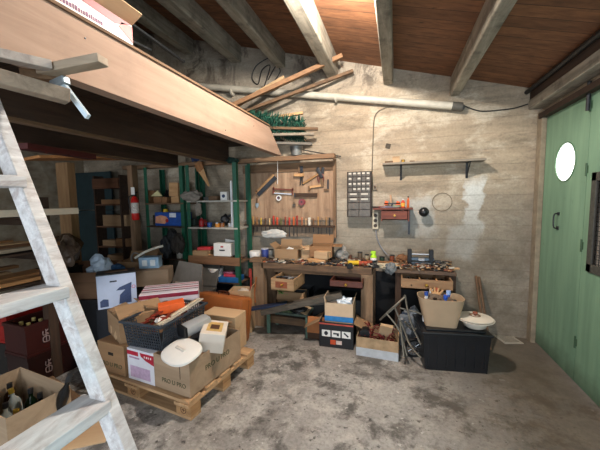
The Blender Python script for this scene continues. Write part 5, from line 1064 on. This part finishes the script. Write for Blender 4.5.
# white printed boxes at the left
def by(px, py, X): return at_x(px, py, X)
g = carton('dark closed carton holding up the blue and white appliance box', (-2.66, 2.36, 0), .3, .44, .34, .49, plain('1f242c', .6), closed=True)
t = thing('appliance_box', 'white and blue appliance box with a black top and a drawn machine', 'box', (-2.74, 2.32, .492), .85); za, zd, zh = .34, .20, .335
obj('body', B().lo((-za/2, -zd/2, 0), (za/2, zd/2, zh), bev=.003), plain('b9c6e0', .5, 0, .06), t)
obj('top_cover', B().lo((-za/2-.003, -zd/2-.003, zh), (za/2+.003, zd/2+.003, zh+.012)), plain('17161a', .5), t); obj('handle_strip', B().lo((-.10, -.03, zh+.012), (.10, .03, zh+.016)), plain('6a5040'), t)
obj('blue_side', B().lo((-za/2-.0012, -zd/2, 0), (-za/2, zd/2, zh)), plain('8f8894', .5), t)
nb = plain('3d4d74', .5, 0, .25, 60)
obj('drawn_machine', B().prism([(-.01, .03), (.10, .03), (.10, .16), (.11, .24), (.0, .20), (-.03, .17), (.05, .17), (.0, .12)], .002, Matrix.Translation((.02, -zd/2-.0005, 0))), nb, t)
obj('blue_picture', B().prism([(-.15, .02), (-.08, .02), (-.08, .09), (-.12, .10), (-.15, .08)], .002, Matrix.Translation((0, -zd/2-.0005, 0))), nb, t)
obj('printed_text', B().lo((-.06, -zd/2-.0012, .26), (.0, -zd/2, .275)), plain('23283a'), t); obj('pink_ring', B().lathe([(.012, 0), (.017, 0), (.017, .0015), (.012, .0015), (.012, 0)], c=(.145, -zd/2, .19), M=MF, n=20), plain('d05a86'), t)
g = carton('plain brown carton under the red striped box', (-2.16, 2.22, PZ), PA+.1, .46, .38, .33, CARD2, closed=True)
t = thing('striped_box', 'white box with dark red stripes on its lid, behind the black basket', 'box', (-2.13, 2.40, PZ+.332), .62); sw, sd_, sh = .52, .34, .21
sm_ = plain('d6cfd8', .5, 0, .05); obj('body', B().lo((-sw/2, -sd_/2, 0), (sw/2, sd_/2, sh), bev=.003), sm_, t)
dr_ = plain('8c1f38', .5)
obj('red_stripe', B().lo((-sw/2, -sd_/2-.0012, sh*.80), (sw/2, -sd_/2, sh*.97)), dr_, t)
for k, (yy_, wv) in enumerate(((-.08, .02), (-.01, .03), (.07, .02), (.13, .02))): obj('lid_stripe', B().lo((-sw/2, yy_-wv/2, sh), (sw/2, yy_+wv/2, sh+.0012)), plain('a04a60') if k % 2 else plain('4a2a2c'), t)
obj('printed_text', B().lo((-.02, -sd_/2-.0012, .045), (.20, -sd_/2, .055)).lo((.0, -sd_/2-.0012, .07), (.18, -sd_/2, .085)), plain('b59ab0'), t); obj('red_corner', B().prism([(-sw/2, .03), (-.12, .06), (-.06, .12), (-sw/2, .12)], .0026, Matrix.Translation((0, -sd_/2, 0))), dr_, t)
# open cartons farther back on the left
g = carton('black crate under the leftmost open carton', (-3.36, 2.52, 0), .3, .62, .42, .48, plain('16181d', .6), closed=True)
t = carton('brown open carton stuffed with blue white plastic, behind the ladder', (-3.36, 2.50, .482), .35, .52, .34, .30, wood('5f4431', '88664a', 'x', .85, .3), [('n', 60), ('s', 165)], flen=.10)
rag('pale blue plastic sheet bulging from the brown carton', (-3.25, 2.55, .70), (.26, .2, .24), plain('b5c6d8', .4, 0, .06), 50); rag('dark blue plastic beside the pale blue sheet', (-3.08, 2.62, .74), (.16, .12, .10), plain('2c5680', .5), 51)
g = carton('dark chest under the wide open cartons at the back left', (-2.90, 2.84, 0), .1, .66, .40, .58, plain('1d1a18', .7), closed=True)
t = carton('wide open cardboard carton with tangled cables, behind the appliance box', (-3.08, 2.92, .582), .30, .36, .26, .24, CARD, [('s', 170), ('e', 60), ('n', 30)], flen=.10)
t = carton('grey tan carton right of the appliance box', (-2.74, 2.80, .582), .5, .40, .28, .18, wood('6c5b4b', '94806b', 'x', .85, .3), closed=True)
t = thing('blue_picture_box', 'small blue and white box on top of the grey tan carton', 'box', (-2.80, 2.84, .763), .45); obj('body', B().lo((-.11, -.07, 0), (.11, .07, .13), bev=.003), plain('8fb0cc', .5), t)
for k in (-1, 1): obj('printed_square', B().lo((.045*k-.028, -.0712, .03), (.045*k+.028, -.07, .10)), plain('e0e6ea'), t)
for k, (dx, r_) in enumerate(((-.05, .07), (.05, .06))): cable('grey cable coil in the wide open carton, the %s one' % ('left', 'right')[k], [(-3.06+dx+r_*math.cos(a*.7), 2.92, .84+r_*math.sin(a*.7)) for a in range(9)], .009, plain('8f8c88', .5), 'cable', 'cable')
# grey chair back
t = thing('grey_armchair', 'dark grey slatted plastic chair lying behind the striped box', 'chair', (-2.40, 3.10, .0), .1)
gy = plain('55524e', .6, 0, .25); obj('seat', B().lo((-.22, -.18, .40), (.22, .18, .44), bev=.012), gy, t)
o = obj('backrest', B().lo((-.22, -.015, 0), (.22, .015, .34), bev=.012), gy, t, (0, .16, .44)); o.rotation_euler = (-.5, 0, 0)
o = obj('front_panel', B().prism([(-.22, 0), (.22, 0), (.17, .36), (-.15, .40)], .02), plain('605c57', .6, 0, .2), t, (0, -.19, .44)); o.rotation_euler = (-.35, .0, 0)
obj('slat', B().lo((-.12, -.20, .55), (.17, -.185, .59)), plain('a09a92'), t)
for sx1 in (-.19, .19):
    for sy1 in (-.15, .15): obj('leg', B().lo((sx1-.018, sy1-.018, 0), (sx1+.018, sy1+.018, .40)), gy, t)
for k, (px, py, Y, col, nm) in enumerate(((172, 247, 3.28, '1a1a1c', 'black'), (178, 252, 3.26, '2a241f', 'dark brown'), (166, 256, 3.2, '20242a', 'blue black'))): rag('%s bag hanging on the front of the left rack' % nm, at_y(px, py, Y), (.16, .12, .26), plain(col, .8), 60+k)

# ------------------------------------------------------------------ left side: rubble wall shelves of stored wood
t = thing('lumber_rack', 'dark wooden rack of stored boards behind the ladder', 'rack', (-3.55, .9, 0))
for Y in (0, .88): obj('upright', B().lo((.62, Y-.04, 0), (.69, Y+.04, 1.60), bev=.004), DARKZ, t); obj('upright', B().lo((-.30, Y-.04, 0), (-.23, Y+.04, 2.02), bev=.004), DARKZ, t)
zr = [1.42, 1.12, .86]
for z in zr:
    for Y in (0, .88): obj('shelf_arm', B().lo((-.3, Y-.03, z-.06), (.62, Y+.03, z)), DARKW, t)
    obj('shelf_board', B().lo((-.28, -.02, z), (.60, .92, z+.015)), DARKY, t)
plank('bright white planed board on the top level of the lumber rack', (-2.86, .9, 1.475), (-2.86, 2.02, 1.475), .14, .055, plain('d6c8b2', .6, 0, .08))
nms = ['pale split board', 'tan batten', 'brown batten', 'grey board', 'short pale batten', 'dark board', 'honey batten', 'thin tan lath']
for li, z in enumerate(zr):
    for k in range(6):
        rr = random.Random(li*10+k); X = -3.0-.13*k; col = rr.choice(['c79b6c', 'a9794c', 'd9b586', '8a6240', '9a8a76']); yL = rr.uniform(.9, 1.1); yR = rr.uniform(1.75, 2.05)
        plank('%s number %s from the aisle on the %s level of the lumber rack' % (nms[(li*3+k) % 8], ['one', 'two', 'three', 'four', 'five', 'six'][k], ['top', 'middle', 'lower'][li]), (X, yL, z+.04+.012*(k % 2)), (X+rr.uniform(-.06, .06), yR, z+.04+.01*rr.random()), rr.uniform(.07, .11), .03, wood(col, tuple(min(1, c*1.35) for c in srgb(col)[:3]), 'x'), grp='boards on the lumber rack')
o = rag('brown wrinkled sack heap by the broad wooden post', (at_y(66, 232, 2.55).x, 2.5, .80), (.34, .3, .42), plain('5a4432', .9, 0, .4), 70)
carton('dark chest carrying the brown sack', (at_y(66, 232, 2.55).x-.02, 2.45, 0), .1, .40, .40, .80, plain('17130f', .8), closed=True, name='chest', cat='chest')
rag('clear crumpled plastic wrap hanging beside the brown sack', at_y(70, 263, 2.3), (.22, .16, .30), plain('6e5c4e', .35, 0, .4), 71)
# red bottle crates
def crate(lab, loc, rz, col):
    t = thing('bottle_crate', lab, 'crate', loc, rz); w_, d_, h_ = .40, .30, .27; m_ = plain(col, .4, 0, .15); b = B()
    shell(b, w_, d_, h_, .012); b.lo((-w_/2-.008, -d_/2-.008, h_-.03), (w_/2+.008, -d_/2, h_)).lo((-w_/2-.008, d_/2, h_-.03), (w_/2+.008, d_/2+.008, h_)).lo((-w_/2-.008, -d_/2, h_-.03), (-w_/2, d_/2, h_)).lo((w_/2, -d_/2, h_-.03), (w_/2+.008, d_/2, h_)).lo((-w_/2-.006, -d_/2-.006, 0), (w_/2+.006, d_/2+.006, .02))
    obj('crate_body', b, m_, t); g_ = B()
    for i in range(1, 4): g_.lo((-w_/2+w_/4*i-.002, -d_/2+.012, .02), (-w_/2+w_/4*i+.002, d_/2-.012, h_*.7))
    for i in range(1, 3): g_.lo((-w_/2+.012, -d_/2+d_/3*i-.002, .02), (w_/2-.012, -d_/2+d_/3*i+.002, h_*.7))
    obj('divider', g_, m_, t); lg = plain('8f7a78', .6)
    l_ = B(); l_.tube([(.02, 0, -.055), (-.02, 0, -.05), (-.02, 0, -.01), (.02, 0, -.01), (.02, 0, -.05)], .004, 6).tube([(0, 0, -.055), (0, 0, .055)], .004, 6).tube([(-.02, 0, .045), (-.02, 0, .01), (.02, 0, .01)], .004, 6).tube([(.02, 0, .05), (.0, 0, .03), (.02, 0, .01)], .004, 6)
    o = obj('emblem', l_, lg, t, (-.06, -d_/2-.009, h_*.52)); return t
t = crate('dark red bottle crate with a pale emblem under the ladder', (-3.02, 1.78, .245), PI/2-.05, '35100e'); crate('lower dark red bottle crate beneath the one with the emblem', (-3.02, 1.78, -.0+.0), PI/2-.05, '240c0b').location.z = 0
t.location.z = .272
t = crate('bright red bottle crate behind the dark red one', (-3.45, 1.86, .0), PI/2+.05, '8a1a15'); t.location.z = .30
carton('dark box under the bright red bottle crate', (-3.45, 1.86, 0), 0, .36, .42, .298, plain('17130f', .8), closed=True)
for k in range(4): bottle('brown bottle standing in the dark red crate, %s from the ladder' % ['first', 'second', 'third', 'fourth'][k], (-3.08+.09*(k % 2), 1.66+.095*(k//2)+.0, .29), .03, .24, plain('2c1a0e', .2), plain('b9a66a', .4), grp='bottles in the dark red crate')
small('wood_offcut', 'brown plank on the floor between crate and bottle carton', 'plank', B().lo((-.35, -.06, 0), (.35, .06, .03)), OLD, (-2.65, 1.62, .0), -.25)
# bottle carton in the near left corner
bc = Vector((-2.36, 1.20, 0)); t = carton('open tan carton full of empty bottles at the near left', bc, -.10, .60, .33, .34, wood('8a745c', 'b39c80', 'x', .85, .25))
for k in range(10):
    dx = -.24+.12*(k % 5); dy = -.07+.15*(k//5); rr = random.Random(k+80)
    if k == 4: continue
    t2 = bottle(['green wine', 'dark wine', 'clear', 'olive green', 'tall', 'brown', 'small clear', 'dark green', 'black', 'pale green'][k]+' bottle lying slanted in the near left carton, '+['front', 'back'][k//5]+' row', bc+Vector((dx, dy, .01)), .036, .27, glass(['16301a', '0c1a10', 'b9c4c0', '2a3a14', '0f140f', '2c1608', 'c9d2d0', '0d2412', '0a0a0c', '7a9474'][k], .08, .5), plain('b99a3c', .3, .7) if k % 3 == 0 else BLACK, neck=.35, rot=(rr.uniform(-.12, .12), rr.uniform(-.15, .1), 0))
t2 = bottle('black bottle standing taller than the rest at the right corner of the near carton', (-2.14, 1.26, .06), .034, .42, plain('121416', .25), plain('2a2d30', .4), rot=(-.1, .38, 0))
small('card_sheet', 'light tan sheet of cardboard on the floor under the ladder', 'cardboard', B().lo((-.25, -.12, 0), (.25, .12, .006)), CARDL, (at_z(68, 438, .0).x, at_z(68, 438, .0).y, .001), .6)

# ------------------------------------------------------------------ whitewashed step ladder leaning on the loft beam
Yn = .65; A0 = at_y(22, 189, Yn); A1 = at_y(107, 407, Yn); dl = (A0-A1).normalized(); foot = A1-dl*((A1.z-.0)/dl.z); topp = A1+dl*((2.22-A1.z)/dl.z)
LM = NT('whitewashed_wood'); vv = LM.map((2, 12, 2)); n1 = LM.noise(LM.map((5, 2.2, 5)), 3, 6, .7, 1.0); n2 = LM.noise(LM.map((9, 1.0, 9)), 4, 6, .7)
c = LM.ramp(n2, [(.3, 'a7a5a6'), (.65, 'd5d5d4')]); c = LM.mix(LM.ramp(n1, [(.50, 0), (.66, .7)]), c, '8a7a74'); c = LM.mix(LM.ramp(LM.noise(LM.map(), 3.5, 5, .6), [(.5, 0), (.7, .45)]), c, 'b9cfd6'); LM.bump(n2, .3, .004); LMAT = LM.done(c, .7)
t = thing('step_ladder', 'whitewashed wooden step ladder leaning on the loft beam at the left', 'ladder', foot)
perp = Vector((dl.z, 0, -dl.x))  # towards +x
if perp.x < 0: perp = -perp
def stringer(Y): 
    o = Vector((0, Y-Yn, 0)); b = B(); b.beam(o-perp*.03, o+(topp-foot)-perp*.03, .04, .06, up=perp, bev=.003); return b
obj('stringer', stringer(Yn+.02), LMAT, t); obj('stringer', stringer(Yn-.44), LMAT, t)
for px, py in ((20, 176), (63, 287), (105, 402)):
    a = at_y(px, py, Yn)-foot; obj('tread', B().lo((a.x-.105, -.40, a.z-.036), (a.x+.012, .012, a.z), bev=.003), LMAT, t)
zt4 = at_y(22, 188, Yn).z-foot.z+.335; x4 = (dl*(zt4/dl.z)).x; obj('tread', B().lo((x4-.105, -.40, zt4-.036), (x4+.012, .012, zt4), bev=.003), LMAT, t)
for zz in (.58, .25): x4b = (dl*(zz/dl.z)).x; obj('tread', B().lo((x4b-.105, -.40, zz-.036), (x4b+.012, .012, zz), bev=.003), LMAT, t)
zt = zt4+.002; xf = foot.x+x4
plank('pale weathered lath lying on the upper ladder tread, ending by the beam', (xf-.02, .30, zt+.055), at_x(50, 66, -1.17), .045, .03, wood('8a8078', 'c4bab0', 'x'))
plank('grey brown board lying flat on the upper ladder tread', (xf-.06, .28, zt+.02), (xf-.03, .78, zt+.05), .08, .03, wood('6f6154', 'a3937f', 'x'))
plank('thicker weathered stick with a splintered end on the upper ladder tread', (xf+.02, .30, zt-.0+.02), at_x(68, 97, -1.10), .05, .045, wood('6c5f50', 'a59480', 'x'))
plank('short square grey stick lying across the laths at the ladder top', at_y(42, 72, .80), at_y(103, 60, .84), .05, .03, wood('8a7c6a', 'b5a48e', 'x'))
plank('dark stick end lying under the square grey one', at_y(20, 74, .75), at_y(66, 78, .86), .04, .03, OLD)
t = thing('bar_clamp', 'pale blue white bar clamp hanging from the laths at the ladder top', 'clamp', at_y(63, 84, .82)); q = at_y(88, 117, .82)-at_y(63, 84, .82)
obj('bar', B().beam((0, 0, 0), q, .012, .018), plain('c9dbe6', .35, .2, .05), t); obj('jaw', B().beam((-.05, 0, .0), (.02, 0, .012), .03, .03, bev=.004), plain('8b98a0', .4, .5), t)
# the bare bulb lamp that lights the room (above the frame)
t = thing('pendant_bulb', 'bare bulb socket hanging from the roof above the picture', 'lamp', (LAMP[0], LAMP[1], LAMP[2]+.07))
obj('socket', B().cyl((0, 0, 0), (0, 0, .06), .018), BLACK, t); obj('cord', B().cyl((0, 0, .06), (0, 0, ceil_z(LAMP[0])-LAMP[2]-.07), .003, n=6), BLACK, t)
